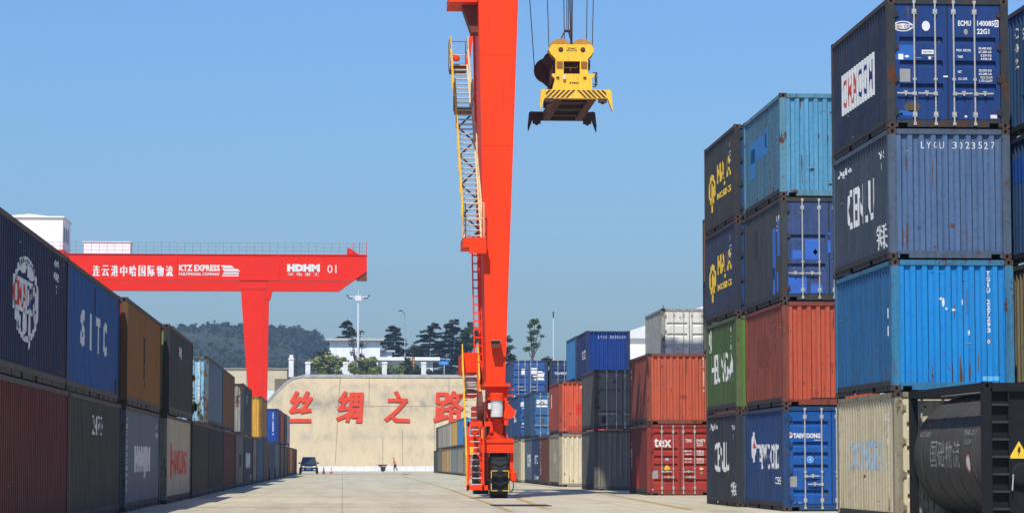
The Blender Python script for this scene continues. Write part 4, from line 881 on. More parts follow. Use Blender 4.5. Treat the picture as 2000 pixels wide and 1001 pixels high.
part('yoke', MB().box(4.62, 89.75, 1.52, 5.74, 91.1, 1.86).box(4.62, 90.0, .55, 4.84, 90.8, 1.52).box(5.62, 90.0, .62, 5.74, 90.8, 1.52).box(4.62, 89.7, 1.86, 5.74, 89.78, 2.0).box(4.84, 90.0, .6, 4.9, 90.8, 1.5), M_CR)
for a, b in (((4.72, 1.86), (4.9, 2.15)), ((5.64, 1.86), (5.5, 2.2))): part('gusset', MB().prism([a, (b[0], a[1]), b], 89.85, 89.95), M_CR)
wheel(5.26 - 5.26, .35, cr); wheel(5.26 - 5.26 - .0, 12.0, cr)
part('far_yoke', MB().box(4.72, 101.4, 1.6, 5.74, 102.6, 2.25).box(4.72, 101.7, .55, 4.86, 102.3, 1.6).box(5.64, 101.7, .55, 5.74, 102.3, 1.6), M_CR)
fr = MB()
for x0, sx in ((4.96, 1), (5.54, -1)):
    for z0, sz in ((.26, 1), (.92, -1)):
        fr.box(min(x0, x0 + .2 * sx), 89.32, z0 - .012, max(x0, x0 + .2 * sx), 89.34, z0 + .012); fr.box(x0 - .012, 89.32, min(z0, z0 + .24 * sz), x0 + .012, 89.34, max(z0, z0 + .24 * sz))
part('wheel_guard_markings', fr, M_YS)
part('wheel_guard', MB().box(4.93, 89.34, .24, 4.97, 89.38, .94).box(5.53, 89.34, .24, 5.57, 89.38, .94).beam((4.95, 89.36, .6), (4.7, 90.1, .62), .04).beam((5.55, 89.36, .6), (5.7, 90.1, .62), .04).box(4.93, 89.34, .24, 5.57, 89.37, .27).box(4.93, 89.34, .91, 5.57, 89.37, .94), M_RAIL)
part('beacon', MB().lathe((5.72, 89.6, .55), (0, 0, 1), [(0, .05), (.05, .1), (.3, .1), (.38, .04)], 12).box(5.66, 89.6, .9, 5.74, 90.1, .95), M_CR)
cb = MB(); pts = [(5.7, 89.6, .6), (5.72, 89.55, .4), (5.68, 89.55, .25), (5.6, 89.6, .22)]
for a, b in zip(pts, pts[1:]): cb.tube(a, b, .018, n=6)
part('cable', cb, M_RUBBER); part('hanging_rod', MB().tube((5.79, 89.6, .9), (5.8, 89.6, .3), .012, n=6), M_YS)
# generator cabinet and lower stair on the left of the leg
part('cabinet', MB().box(4.16, 92.9, 4.32, 4.74, 96.5, 5.0), M_CR); part('cabinet_base', MB().box(4.2, 92.7, 3.5, 4.72, 96.5, 3.62), M_CR); part('air_filter', MB().lathe((4.46, 93.0, 3.95), (0, 1, 0), [(0, .14), (.03, .25), (.8, .25)], 20).box(4.25, 93.2, 3.62, 4.68, 94.2, 3.72), M_GALV)
st = part('stair', MB().beam((4.17, 89.6, .3), (4.19, 93.0, 4.3), .05, .16).beam((4.66, 89.6, .3), (4.68, 93.0, 4.3), .05, .16), M_CR)
for i in range(19):
    u = i / 18; part('tread', MB().box(4.2, 89.62 + 3.2 * u, .45 + 3.7 * u, 4.64, 89.86 + 3.2 * u, .485 + 3.7 * u), M_TREAD, st)
W2_ = lambda p: (p[0] - 5.26, p[1] - 90, p[2])
for x in (4.15, 4.70): rail(st, [W2_((x, 89.5, .45)), W2_((x, 93.0, 4.35))], .95, M_YS)
frm = MB()
for x in (4.16, 4.66): frm.box(x, 89.35, .28, x + .06, 89.41, 2.56)
frm.box(4.16, 89.35, 2.4, 4.95, 89.42, 2.56).box(4.16, 89.35, .28, 4.85, 89.42, .44)
frm.beam((4.2, 89.38, 2.4), (4.62, 89.38, 1.85), .035).beam((4.62, 89.38, 2.4), (4.2, 89.38, 1.85), .035).beam((4.2, 89.38, 1.85), (4.62, 89.38, 1.3), .035).beam((4.62, 89.38, 1.85), (4.2, 89.38, 1.3), .035)
part('stair_frame', frm, M_CR); part('warning_plate', MB().box(4.24, 89.33, 1.45, 4.36, 89.35, 1.72), M_YS)
part('equipment_pipes', MB().tube((4.78, 89.9, .5), (4.78, 90.0, 3.2), .05).tube((4.72, 90.3, .5), (4.74, 90.3, 2.9), .04).box(4.70, 90.3, .7, 4.86, 90.7, 1.3), M_CRD)
# ladder from cabinet to the stair platform
ld = part('ladder', MB().tube((4.48, 90.9, 4.4), (4.38, 90.9, 8.7), .025).tube((4.76, 90.9, 4.4), (4.64, 90.9, 8.7), .025), M_CR)
for i in range(15): part('rung', MB().beam((4.48 - .007 * i, 90.9, 4.6 + .28 * i), (4.76 - .008 * i, 90.9, 4.6 + .28 * i), .05, .05), M_CR, ld)
part('platform', MB().box(4.02, 89.6, 8.42, 4.78, 91.6, 8.75).box(4.22, 89.45, 8.2, 4.8, 89.6, 8.62), M_CR)
rail(cr, [W2_((4.1, 91.4, 8.75)), W2_((4.1, 89.6, 8.75)), W2_((4.72, 89.6, 8.75))], 1.15, M_CREAM)
us = part('stair', MB().beam((4.08, 90.2, 8.7), (4.05, 96.2, 14.0), .05, .18).beam((4.66, 90.2, 8.7), (4.63, 96.2, 14.0), .05, .18).beam((4.05, 97.2, 14.0), (4.03, 99.6, 16.1), .05, .18).beam((4.63, 97.2, 14.0), (4.6, 99.6, 16.1), .05, .18), M_CREAM)
for i in range(26): u = i / 25; part('tread', MB().box(4.1, 90.25 + 5.8 * u, 8.85 + 5.05 * u, 4.64, 90.47 + 5.8 * u, 8.885 + 5.05 * u), M_TREAD, us)
for i in range(10): u = i / 9; part('tread', MB().box(4.08, 97.2 + 2.3 * u, 14.15 + 1.9 * u, 4.6, 97.42 + 2.3 * u, 14.185 + 1.9 * u), M_TREAD, us)
part('landing', MB().box(4.02, 96.2, 13.88, 4.66, 97.2, 14.0), M_CRD); part('landing', MB().box(4.0, 99.6, 15.98, 4.62, 101.4, 16.12), M_CRD)
for x, dx in ((4.04, 0), (4.68, 0)):
    rail(us, [W2_((x, 90.2, 8.75)), W2_((x - .03, 96.2, 14.0)), W2_((x - .03, 97.2, 14.0)), W2_((x - .05, 99.6, 16.1)), W2_((x - .05, 101.4, 16.1))], 1.05, M_YS if x < 4.3 else M_CREAM)
rail(us, [W2_((3.99, 101.4, 16.1)), W2_((4.63, 101.4, 16.1))], 1.15, M_CREAM)
zz = MB(); z0 = 8.9; y0 = 90.6; sgn = 1
for i in range(9):
    a = (4.12 if sgn > 0 else 4.66, y0 + .68 * i, 8.55 + .59 * i); b = (4.66 if sgn > 0 else 4.12, y0 + .68 * (i + 1), 8.55 + .59 * (i + 1)); zz.beam(a, b, .05, .05); sgn = -sgn
part('stair_bracing', zz, M_CRD)
part('beacon', MB().lathe((4.2, 99.45, 16.2), (0, 0, 1), [(0, .06), (.04, .13), (.16, .13), (.22, .05)], 12).beam((4.05, 99.45, 16.42), (4.2, 99.45, 16.42), .04), M_CR)
part('stair_support', MB().beam((4.63, 93.5, 11.4), (4.8, 93.5, 11.6), .12).beam((4.6, 94.2, 14), (4.75, 94.2, 14.4), .12).beam((4.6, 99.5, 16), (5.0, 99.9, 18.75), .14), M_CR)

# ------------------------------------------------------------------ spreader hanging from the hoist ropes
SX, SY, SZ = 7.84, 90.2, 13.15
M_SY = paint('spreader_yellow', C(245, 196, 62), .35, .35, .3, .5); M_SB = plain('spreader_brown', C(96, 58, 40), .8, 0, .5, 3); M_SD = plain('spreader_black', C(72, 50, 40), .8, 0, .5, 3)
sp = empty('container_spreader', (SX, SY, SZ)); tag(sp, 'yellow container spreader with striped end beam hanging on steel ropes', 'spreader')
# near end beam with chevrons, far end beam, flippers
for y0, m, nm in ((0, M_SY, 'end_beam'), (5.8, M_SD, 'end_beam')):
    eb = MB().box(-1.02, y0, .42, 1.14, y0 + .3, .72).build(nm, m, sp)
    if y0 == 0:
        f2 = flat_surf((0, 0, 0), (1, 0, 0), (0, 0, 1), (0, -1, 0))
        zb, zt, xm = .435, .705, .06
        for i in range(9):
            for sgn in (-1, 1):
                xi = .02 + i * .165; hh = zt - zb; q = []
                q = [(xi, zt), (xi + .085, zt), (xi + .085 + hh, zb), (xi + hh, zb)]
                lim = 1.04
                if xi + .085 + hh > lim:
                    if xi + .085 > lim: continue
                    cut = lim - xi - .085; cut0 = max(0, lim - xi)
                    q = [(xi, zt), (xi + .085, zt), (lim, zt - cut)] + ([(lim, zt - cut0)] if cut0 < hh else [(lim, zb), (xi + hh, zb)])
                decal(f2, ([(xm + sgn * u, v) for u, v in q], [tuple(range(len(q)))]), 0, 0, 1, 1, M_SB, eb, 'stripe', .003)
    for sx, x in ((-1, -1.02), (1, 1.14)):
        MB().prism([(x, .42), (x, .74), (x + sx * .12, .70), (x + sx * .17, .2), (x + sx * .16, -.02), (x + sx * .05, .28)], y0 - .02, y0 + .2).build('corner_guide', m if y0 == 0 else M_SD, sp)
        MB().lathe((x - sx * .16, y0 + .15, .24), (0, 0, 1), [(0, .04), (.04, .07), (.1, .05), (.2, .05)], 10).box(x - sx * .16 - .14, y0 + .02, .3, x - sx * .16 + .14, y0 + .28, .42).build('twist_lock', M_SD, sp)
for x in (-.52, .64): MB().box(x - .13, .3, .40, x + .13, 5.8, .70).build('main_beam', M_SB, sp)
for y in (1.2, 2.9, 4.6): MB().box(-.39, y, .44, .51, y + .35, .68).build('cross_member', M_SD, sp)
MB().box(-.36, .6, .56, .48, 5.4, .64).build('belly_plate', M_SD, sp); MB().box(.02, .34, .52, .26, .38, .56).build('number_plate', M_SY, sp)
# body and head block
bd = MB().prism([(-.74, .72), (.64, .72), (.62, 1.14), (.72, 1.22), (.72, 1.3), (-.74, 1.3), (-.74, 1.22), (-.64, 1.14)], .25, .55).build('body_plate', M_SY, sp)
MB().prism([(-.70, .72), (.62, .72), (.62, 1.26), (-.70, 1.26)], 4.6, 4.9).build('body_plate', M_SB, sp)
MB().box(-.55, .55, .74, .5, 4.6, 1.05).build('power_pack', M_SD, sp)
hp = MB()
hp.prism([(-.60, 1.3), (-.32, 1.3), (-.32, 1.78), (.24, 1.78), (.24, 1.3), (.52, 1.3), (.52, 1.86), (.66, 2.02), (.74, 2.18), (.64, 2.36), (-.72, 2.36), (-.84, 2.18), (-.76, 2.02), (-.6, 1.86)], .55, .7)
hb_ = hp.build('head_plate', M_SY, sp)
MB().prism([(-.60, 1.3), (.52, 1.3), (.52, 1.86), (.74, 2.18), (.64, 2.36), (-.72, 2.36), (-.84, 2.18), (-.6, 1.86)], 1.05, 1.2).build('head_plate', M_SB, sp)
MB().box(-.6, .7, 1.3, -.45, 4.2, 1.8).build('head_side', M_SB, sp); MB().box(.38, .7, 1.3, .52, 4.2, 1.8).build('head_side', M_SB, sp); MB().box(-.45, 2.2, 1.25, .38, 2.4, 1.85).build('head_bulkhead', M_SD, sp)
MB().prism([(-.60, 1.3), (.52, 1.3), (.52, 1.86), (.74, 2.18), (.64, 2.36), (-.72, 2.36), (-.84, 2.18), (-.6, 1.86)], 3.4, 3.5).build('head_plate', M_SB, sp)
for y in (.88, 3.75):
    for x in (-.42, .34):
        sv = MB().lathe((x, y - .06, 2.2), (0, 1, 0), [(0, .1), (.0, .40), (.03, .40), (.06, .34), (.09, .40), (.12, .40), (.12, .1)], 32).build('sheave', P_('sheave_ochre', C(190, 140, 60), .6, .5) if y < 1 else M_SB, sp)
        MB().lathe((x, y - .38, 2.18), (0, 1, 0), [(0, .04), (.03, .085), (.34, .085)], 14).build('sheave_pin', M_SB, sv)
for y, x in ((3.75, -.62),): MB().lathe((-.66, 3.95, 1.95), (0, 1, 0), [(0, .1), (0, .44), (.03, .44), (.08, .38), (.13, .44), (.16, .1)], 32).build('sheave', M_SB, sp); MB().prism([(-1.05, 1.9), (-.8, 1.5), (-.62, 1.35), (-.4, 1.9), (-.5, 2.4), (-.8, 2.3)], 3.82, 3.93).build('side_plate', M_SB, sp)
for x in (-.46, .38): MB().box(x - .1, .5, 1.55, x + .1, .548, 1.76).build('inspection_cover', P_('cover_ochre', C(150, 100, 50)), hb_)
MB().tube((-.3, 1.0, 1.62), (.2, 1.0, 1.62), .025).tube((-.05, 1.0, 1.5), (-.05, 1.0, 1.66), .02).tube((.2, 1.0, 1.62), (.2, 1.0, 1.7), .02).build('hose', M_YS, sp)
f3 = flat_surf((0, .55, 0), (1, 0, 0), (0, 0, 1), (0, -1, 0)); decal(f3, text_bm('ZPMC', .02), -.04, 2.21, .3, .07, M_SB, hb_); decal(f3, text_bm('SPREADER', .02), -.04, 2.14, .4, .04, M_SB, hb_)
decal(flat_surf((0, .25, 0), (1, 0, 0), (0, 0, 1), (0, -1, 0)), text_bm('ZPMC', .03), .02, .98, .36, .075, M_SB, bd); MB().box(-.38, .16, 1.1, -.28, .25, 1.22).build('work_light', M_MOTOR, bd)
for x in (-.55, .38): MB().box(x - .05, .2, 1.14, x + .05, .25, 1.19).build('bolt_plate', M_SB, bd)
for y0, y1, z0, z1, x in ((.8, 1.3, 1.55, 1.85, .6), (.3, .9, .95, 1.35, .8)):
    b = MB()
    for a, c_ in (((y0, z0), (y1, z0)), ((y1, z0), (y1, z1)), ((y1, z1), (y0, z1)), ((y0, z1), (y0, z0)), ((y0, z0), (y1, z1))): b.tube((x, a[0], a[1]), (x, c_[0], c_[1]), .018, n=6); b.tube((x - .14, a[0], a[1]), (x, a[0], a[1]), .018, n=6)
    b.build('hose_guard', M_SD, sp)
bk = MB()
for x in (-.28, .1):
    for y in (1.4, 1.8): bk.tube((x * 1.6 - .04, y, 2.36), (x * .35 - .1, 1.6, 2.98), .022, n=6)
bk.box(-.2, 1.5, 2.96, 0, 1.7, 3.02).build('cable_bracket', M_SD, sp)
for (xa, ya, za, xb, yb) in ((-.8, .88, 2.3, -1.0, .9), (-.04, .88, 2.45, -.16, .9), (-.02, .95, 2.45, -.02, .9), (.7, .88, 2.3, .85, .9), (.5, .88, 2.5, .6, .9), (-1.08, 3.95, 2.0, -1.5, 4.3), (-.12, 1.6, 3.0, -.1, 1.5), (-.06, 1.62, 3.0, -.02, 1.5), (.06, 1.6, 2.4, .12, 1.5), (-.2, 1.6, 2.4, -.3, 1.5), (.2, 3.75, 2.5, .15, 4.3)):
    MB().tube((xa, ya, za), (xb, yb, 8.55), .015, n=6).build('rope', M_SD, sp)

# ------------------------------------------------------------------ second gantry crane, far up the yard
c2 = empty('gantry_crane', (-8.0, 250, 0)); tag(c2, 'red gantry crane numbered 01 with white lettering along its girder', 'gantry crane', 'red gantry cranes')
def part2(name, mb, mat, parent=None):
    mb.v = [(x + 8.0, y - 250, z) for x, y, z in mb.v]; return mb.build(name, mat, parent or c2)
M_CR2 = plain('crane_red_glossy', (0.72, 0.020, 0.005, 1), .5, 0, .12, .5, .12)
gp = [(-34, 18.17), (1.0, 18.17), (2.2, 19.0), (2.2, 20.5), (-34, 20.5)]
g1 = part2('girder', MB().prism(gp, 250, 251.4), M_CR2)
g2 = part2('girder', MB().prism([(-34, 18.17), (-.45, 18.17), (1.1, 19.3), (1.1, 20.5), (-34, 20.5)], 266, 267.4), M_CR2)
part2('bottom_flange', MB().box(-34, 249.9, 18.12, 1.0, 251.5, 18.17), M_CR2, g1); part2('top_flange', MB().box(-34, 249.9, 20.5, 2.2, 251.5, 20.56), M_CR2, g1)
for x in (-15.55, -6.05): part2('splice', MB().box(x - .1, 249.93, 18.2, x + .1, 250, 20.5), M_CR2, g1)
part2('end_buffer', MB().box(1.25, 250.1, 18.15, 2.2, 251.2, 18.98), M_CRD); part2('end_stop', MB().prism([(.3, 20.56), (1.5, 20.56), (.6, 21.2), (.35, 21.2)], 250.3, 250.6), M_CR2)
part2('end_tie', MB().box(1.6, 251.4, 19.4, 2.2, 266, 20.3), M_CR2)
for y in (250, 266):
    for x0, hid in ((-8.0, 0), (-31.6, 1)):
        lg = part2('leg', taper(MB(), 2.4, x0 - .42, x0 + .42, 17.3, x0 - 1.55, x0 + .62, y + .05, y + 1.3), M_CR2)
        part2('leg_head', MB().prism([(x0 - 1.65, 17.3), (x0 + .75, 17.3), (x0 + .95, 18.17), (x0 - 1.65, 18.17)], y, y + 1.4), M_CR2, lg)
        part2('bogie', MB().box(x0 - .45, y - .6, 1.5, x0 + .45, y + 2, 2.4).box(x0 - .5, y - .2, .55, x0 - .36, y + 1.6, 1.5).box(x0 + .36, y - .2, .55, x0 + .5, y + 1.6, 1.5), M_CR2)
        wheel(x0 + 8, y - 250 + .6, c2, .75, .6)
for x0 in (-8.0, -31.6): part2('sill_beam', MB().box(x0 - .35, 252, 1.6, x0 + .35, 265.4, 2.4), M_CR2)
hrs = MB()
for x in [-33.5 + i * .72 for i in range(50)]: hrs.tube((x, 250.1, 20.56), (x, 250.1, 21.62), .014, n=5)
for z in (20.9, 21.25, 21.62): hrs.tube((-34, 250.1, z), (2.1, 250.1, z), .013, n=5)
part2('girder_railing', hrs, plain('rail_grey', (.20, .17, .15, 1)))
hrs = MB()
for x in (.9, 1.5, 2.15): hrs.tube((x, 250.1, 20.5), (x, 250.1, 21.7), .035, n=5)
part2('end_rail_post', hrs, M_CR2)
M_HW = plain('house_white', (0.82, 0.83, 0.82, 1), .6, 0, .12, 1)
th = part2('trolley_house', MB().prism([(-31.6, 20.9), (-26.25, 20.9), (-26.25, 24.0), (-29.4, 24.35), (-31.6, 24.15)], 251.5, 258.6).box(-31.9, 251.3, 24.02, -26.1, 258.8, 24.14), M_HW)
for y in (252.9, 254.6, 256.3):
    w_ = part2('window', MB().box(-26.25, y - .38, 21.9, -26.2, y + .38, 23.2), plain('window_grey', C(70, 84, 104), .25), th)
    part2('window_frame', MB().box(-26.25, y - .45, 23.2, -26.17, y + .45, 23.28).box(-26.25, y - .03, 21.9, -26.17, y + .03, 23.2), M_HW, w_)
part2('trolley_frame', MB().box(-32, 250.2, 20.6, -26, 267, 20.9), M_CR2)
eh = part2('electrical_house', MB().box(-24.3, 251.5, 20.56, -19.95, 254, 21.72), M_HW); part2('roof_trim', MB().box(-24.4, 251.4, 21.72, -19.85, 254.1, 21.8), M_HW, eh)
gs = flat_surf((0, 0, 0), (1, 0, 0), (0, 0, 1), (0, -1, 0))
def gtxt(s, x0, x1, z0, z1, bold=.02, sp=1.0):
    return decal(flat_surf((8.0, 0, 0), (1, 0, 0), (0, 0, 1), (0, -1, 0)), text_bm(s, bold, sp), (x0 + x1) / 2, (z0 + z1) / 2, x1 - x0, z1 - z0, M_WHITE, g1, 'lettering', .012)
for i, ch in enumerate('连云港中哈国际物流'):
    for dx in (-.035, 0, .035): gtxt(ch, -23.25 + i * .845 + dx, -22.65 + i * .845 + dx, 18.45, 19.45, 0).location.y = -.004 * (1 + dx * 12)
gtxt('KTZ EXPRESS', -15.3, -11.5, 18.95, 19.55, .04); gtxt('MULTIMODAL COMPANY', -15.3, -11.5, 18.55, 18.82, .03)
for x0, x1, z0, z1, sh in ((-11.3, -10.3, 19.25, 19.5, .3), (-11.2, -9.75, 18.95, 19.18, .2), (-11.2, -9.75, 18.7, 18.86, 0), (-11.3, -9.75, 18.48, 18.6, 0)):
    decal(flat_surf((8.0, 0, 0), (1, 0, 0), (0, 0, 1), (0, -1, 0)), RECT, (x0 + x1) / 2, (z0 + z1) / 2, x1 - x0, z1 - z0, M_WHITE, g1, 'logo', .012, -sh)
gtxt('HDHM', -5.25, -2.2, 18.95, 19.65, .09, 1.0); gtxt('华 电 重 工', -5.2, -2.25, 18.55, 18.85, 0); gtxt('01', -1.5, -.65, 18.82, 19.6, .0)

# ------------------------------------------------------------------ terrace above the wall: pillars, fence, buildings
M_PIL = plain('pillar_white', (0.72, 0.72, 0.70, 1), .8, 0, .3, 2)
pm = MB().box(-.33, -.33, 0, .33, .33, 1.85).mesh('pillar_shaft'); pcap = MB().box(-.42, -.42, 1.85, .42, .42, 1.97).box(-.36, -.36, 1.97, .36, .36, 2.12).mesh('pillar_cap')
def pillar(x, y, lb, h=1.0):
    o = empty('fence_pillar', (x, y, TZ + .1)); tag(o, lb, 'pillar', 'white pillars of the terrace fence'); a = put('shaft', pm, M_PIL, o); a.scale.z = h
    b = put('cap', pcap, M_PIL, o); b.location.z = 1.85 * (h - 1); return o
xs = [-7.15, -4.85, .35, 5.75, 11.2, 16.9, 22.5]
pillar(xs[0], 371.6, 'tall white masonry pillar at the end of the terrace fence', 1.3); MB().box(-.26, -.26, 2.12 + .55, .26, .26, 2.12 + .95).build('finial', M_PIL, bpy.data.objects['fence_pillar'])
for i, x in enumerate(xs[1:]): pillar(x, 371.6, ('white fence pillar next to the tall end pillar', 'white fence pillar between the two flowering shrubs', 'white fence pillar at the end of the flowering shrubs', 'white fence pillar before the low white building', 'white fence pillar beside the blue road sign', 'white fence pillar behind the red crane cabinet')[i])
M_IRON = plain('fence_iron', (0.02, 0.02, 0.022, 1), .6)
for i in range(len(xs) - 1):
    x0, x1 = xs[i] + .42, xs[i + 1] - .42
    f = empty('fence_panel', (x0, 371.6, TZ + .3)); tag(f, ('short dark iron fence panel beside the tall end pillar', 'dark iron fence panel before the first flowering shrub', 'dark iron fence panel before the second flowering shrub', 'dark iron fence panel before the low white building', 'dark iron fence panel beside the blue road sign', 'dark iron fence panel behind the crane cabinet')[i], 'fence', 'iron fence panels on the terrace')
    MB().box(0, -.03, .1, x1 - x0, .03, .16).build('rail', M_IRON, f); MB().box(0, -.03, 1.5, x1 - x0, .03, 1.56).build('rail', M_IRON, f)
    b = MB(); n = int((x1 - x0) / .3)
    for q in range(n): xx = (q + .5) * (x1 - x0) / n; b.box(xx - .014, -.014, .1, xx + .014, .014, 1.75)
    stuff(b.build('bars', M_IRON, f))
k = NT('render_white'); M_BW = k.done(k.mix(k.ramp(k.noise(k.pos((.6, .6, .15)), 1.0, 6), .45, .8), (0.80, 0.82, 0.84, 1), (0.55, 0.58, 0.62, 1)), .8)
M_ROOFE = plain('roof_edge_grey', (0.50, 0.50, 0.50, 1), .8); M_GLASS = plain('dark_glass', (0.03, 0.035, 0.045, 1), .2)
b1 = empty('terrace_building', (-2.0, 420, TZ - .05)); tag(b1, 'white two storey building with a flat overhanging roof above the wall', 'building')
MB().box(-.1, 0, 0, 7.8, 9, 7.4).build('wall', M_BW, b1); MB().box(-.75, -.9, 7.4, 8.4, 10, 7.75).build('roof', M_ROOFE, b1)
MB().box(7.8, 2, 0, 9.7, 8, 5.7).build('annex_wall', M_BW, b1); MB().box(7.6, 1.5, 5.7, 10.2, 8.5, 6.0).build('annex_roof', M_ROOFE, b1)
b2 = empty('terrace_building', (5.0, 404, TZ - .05)); tag(b2, 'low white building with a wide flat roof beside the two storey one', 'building')
MB().box(.4, 0, 0, 8.6, 7, 3.7).build('wall', M_BW, b2); MB().box(0, -.9, 3.7, 9.6, 8, 4.2).build('roof', M_HW, b2)
for x in (3.2, 6.0): w_ = MB().box(x, -.05, .9, x + 1.4, 0, 2.6).build('window', M_GLASS, b2); MB().box(x - .08, -.09, .82, x + 1.48, -.05, .9).box(x - .08, -.09, 2.6, x + 1.48, -.05, 2.68).build('window_frame', M_HW, w_)
M_BEIGE = plain('beige_render', C(205, 190, 160), .85, 0, .25, .4)
b3 = empty('long_shed', (-26, 395, TZ - 1.0)); tag(b3, 'long low beige shed wall left of the tall end pillar', 'shed')
MB().box(0, 0, 0, 17.8, 8, 3.0).build('wall', M_BEIGE, b3); MB().box(-.2, -.2, 3.0, 18.0, 8.2, 3.15).build('coping', plain('coping_grey', (.3, .29, .26, 1)), b3)
for x in (11.8, 14.6): MB().box(x, -.06, 0, x + .12, 0, 3.0).build('pilaster', plain('coping_grey', (.3, .29, .26, 1)), b3)
MB().box(7.5, 0, -13, 18.0, 6, -.05).box(-.4, 1, -13, 7.5, 6, -.05).build('foundation', M_WPAINT, b3)
fh = empty('mesh_fence', (-40, 404, TZ + 1.8)); tag(fh, 'dark mesh fence standing behind the long beige shed', 'fence')
for i in range(16): MB().box(i * 2.2, 0, -1.8, i * 2.2 + .08, .08, 2.1).build('post', M_IRON, fh)
b = MB()
for i in range(230): b.box(i * .15, 0, 0, i * .15 + .02, .02, 2.0)
for z in (.0, .5, 1., 1.5, 2.): b.box(0, 0, z, 34, .03, z + .03)
stuff(b.build('wire_mesh', M_IRON, fh))
wh = empty('warehouse', (35, 345, 0)); tag(wh, 'large white gabled warehouse roof showing behind the containers', 'warehouse')
MB().box(0, 0, 0, 46, 60, 17.2).build('wall', M_HW, wh); MB().prism([(-.8, 17.2), (23, 25.2), (46.8, 17.2)], -.6, 60.6).build('roof', plain('roof_white', (.72, .73, .73, 1), .6), wh)
MB().tube((6.4, -1, 17), (6.4, -1, 21.5), .05).tube((6.4, -1, 20.6), (6.4, -1, 21.1), .16).build('vent_pipe', M_IRON, wh)

# ------------------------------------------------------------------ trees and shrubs
M_BARK = plain('bark', (0.085, 0.062, 0.045, 1), .9)
CED = foliage('cedar_needles', (0.014, 0.024, 0.020, 1), (0.040, 0.058, 0.044, 1), .5)
def cedar(x, y, h, rmax, seed, lb, lean=0.0):
    t = empty('cedar_tree', (x, y, TZ - .1)); tag(t, lb, 'tree', 'cedars on the terrace'); rn = random.Random(seed)
    tb = MB(); segs = 7
    tip = lambda u: Vector((lean * u * u * h * .12, 0, u * h))
    for i in range(segs): tb.tube(tip(i / segs), tip((i + 1) / segs), .24 * (1 - i / segs) + .03, .24 * (1 - (i + 1) / segs) + .03, 8)
    mb = MB(); nb = 80
    for i in range(nb):
        u = .10 + .88 * (i / nb) + rn.uniform(-.015, .015); base = tip(u)
        ln = 1.25 * rmax * (1 - u) ** .8 * rn.uniform(.55, 1.15) + .35; a = rn.uniform(0, 2 * math.pi)
        d = Vector((math.cos(a), math.sin(a), 0)); up = rn.uniform(.02, .22); droop = rn.uniform(.05, .2)
        pts = [base + d * ln * q + Vector((0, 0, ln * (up * q - droop * q * q * 1.5))) for q in (0, .35, .7, 1)]
        for q in range(3): tb.tube(pts[q], pts[q + 1], .06 * (1 - q / 3) + .015, .06 * (1 - (q + 1) / 3) + .012, 5)
        nl = int(150 * ln / rmax) + 40
        for _ in range(nl):
            q = rn.uniform(.12, 1.05) ** .8; o = base + d * ln * q + Vector((0, 0, ln * (up * q - droop * q * q * 1.5)))
            w = .24 * ln * (1 - abs(q - .55)) + .12
            o += Vector((-d.y, d.x, 0)) * rn.gauss(0, w * .6) + Vector((0, 0, rn.gauss(-.05, .09)))
            dv = (d + Vector((-d.y, d.x, 0)) * rn.uniform(-.9, .9) + Vector((0, 0, rn.uniform(-.3, .25)))).normalized() * rn.uniform(.16, .34)
            sd = dv.cross(Vector((rn.gauss(0, .6), rn.gauss(0, .6), 1))).normalized() * rn.uniform(.07, .14)
            mb.add([o - dv, o + sd, o + dv, o - sd], [(0, 1, 2, 3)])
    tb.build('trunk', M_BARK, t); mb.build('crown', CED, t, recalc=False); return t
cedar(.1, 432, 11.5, 4.6, 1, 'dark cedar with a flat top behind the two storey white building', .5)
cedar(8.0, 426, 10.4, 4.2, 2, 'dark cedar close beside the two storey white building')
cedar(13.2, 424, 10.7, 4.8, 3, 'dark cedar with its top bent over, behind the low white building', .9)
cedar(17.2, 426, 11.3, 5.0, 4, 'tall dark cedar behind the blue road sign', .35)
def broadleaf(x, y, h, clumps, seed, n, leaf, lb, mats, cat='tree', name='broadleaf_tree', group='broadleaf trees on the terrace', z0=None, trunk=.2):
    t = empty(name, (x, y, TZ - .1 if z0 is None else z0)); tag(t, lb, cat, group); rn = random.Random(seed)
    tb = MB(); tb.tube((0, 0, 0), (rn.uniform(-.2, .2), 0, h * .45), trunk, trunk * .7, 8)
    for c_, r_ in clumps: tb.tube((0, 0, h * .3), c_, trunk * .5, .03, 6)
    tb.build('trunk', M_BARK, t); leafcloud(clumps, n, leaf, seed).build('crown', mats, t, recalc=False); return t
LG = foliage('leaf_mid_green', (0.035, 0.060, 0.022, 1), (0.085, 0.115, 0.038, 1), .8); LD = foliage('leaf_dark_green', (0.018, 0.03, 0.014, 1), (0.05, 0.07, 0.03, 1), .8)
def clumps(n, w, d, z0, z1, r, seed):
    rn = random.Random(seed); return [((rn.uniform(-w, w), rn.uniform(-d, d), rn.uniform(z0, z1)), (r * rn.uniform(.6, 1.3), r * rn.uniform(.6, 1.3), r * rn.uniform(.5, 1.0))) for _ in range(n)]
broadleaf(19.6, 428, 12, clumps(16, 2.3, 2, 5.5, 11.6, 1.0, 9), 9, 2400, .26, 'open crowned broadleaf tree beside the crane leg, right of the cedars', LG)
broadleaf(26.4, 372, 9, [((.3, 0, 8.0), (.9, .9, .5)), ((-.4, 0, 7.4), (.6, .6, .4)), ((.9, .2, 7.2), (.5, .5, .4)), ((.2, 0, 6.5), (.9, .8, .5)), ((1.3, 0, 6.0), (.5, .5, .35)), ((-.2, 0, 5.6), (.8, .8, .5)), ((.4, 0, 4.7), (.8, .8, .5)), ((-.7, 0, 4.2), (.7, .6, .45))], 12, 900, .2, 'slender tree with tufted crown above the stacked blue containers', LG)
broadleaf(22.9, 380, 7, clumps(12, 1.0, 2, 1.5, 6.0, .7, 13), 13, 1100, .22, 'thin twiggy tree just right of the crane leg', LD)
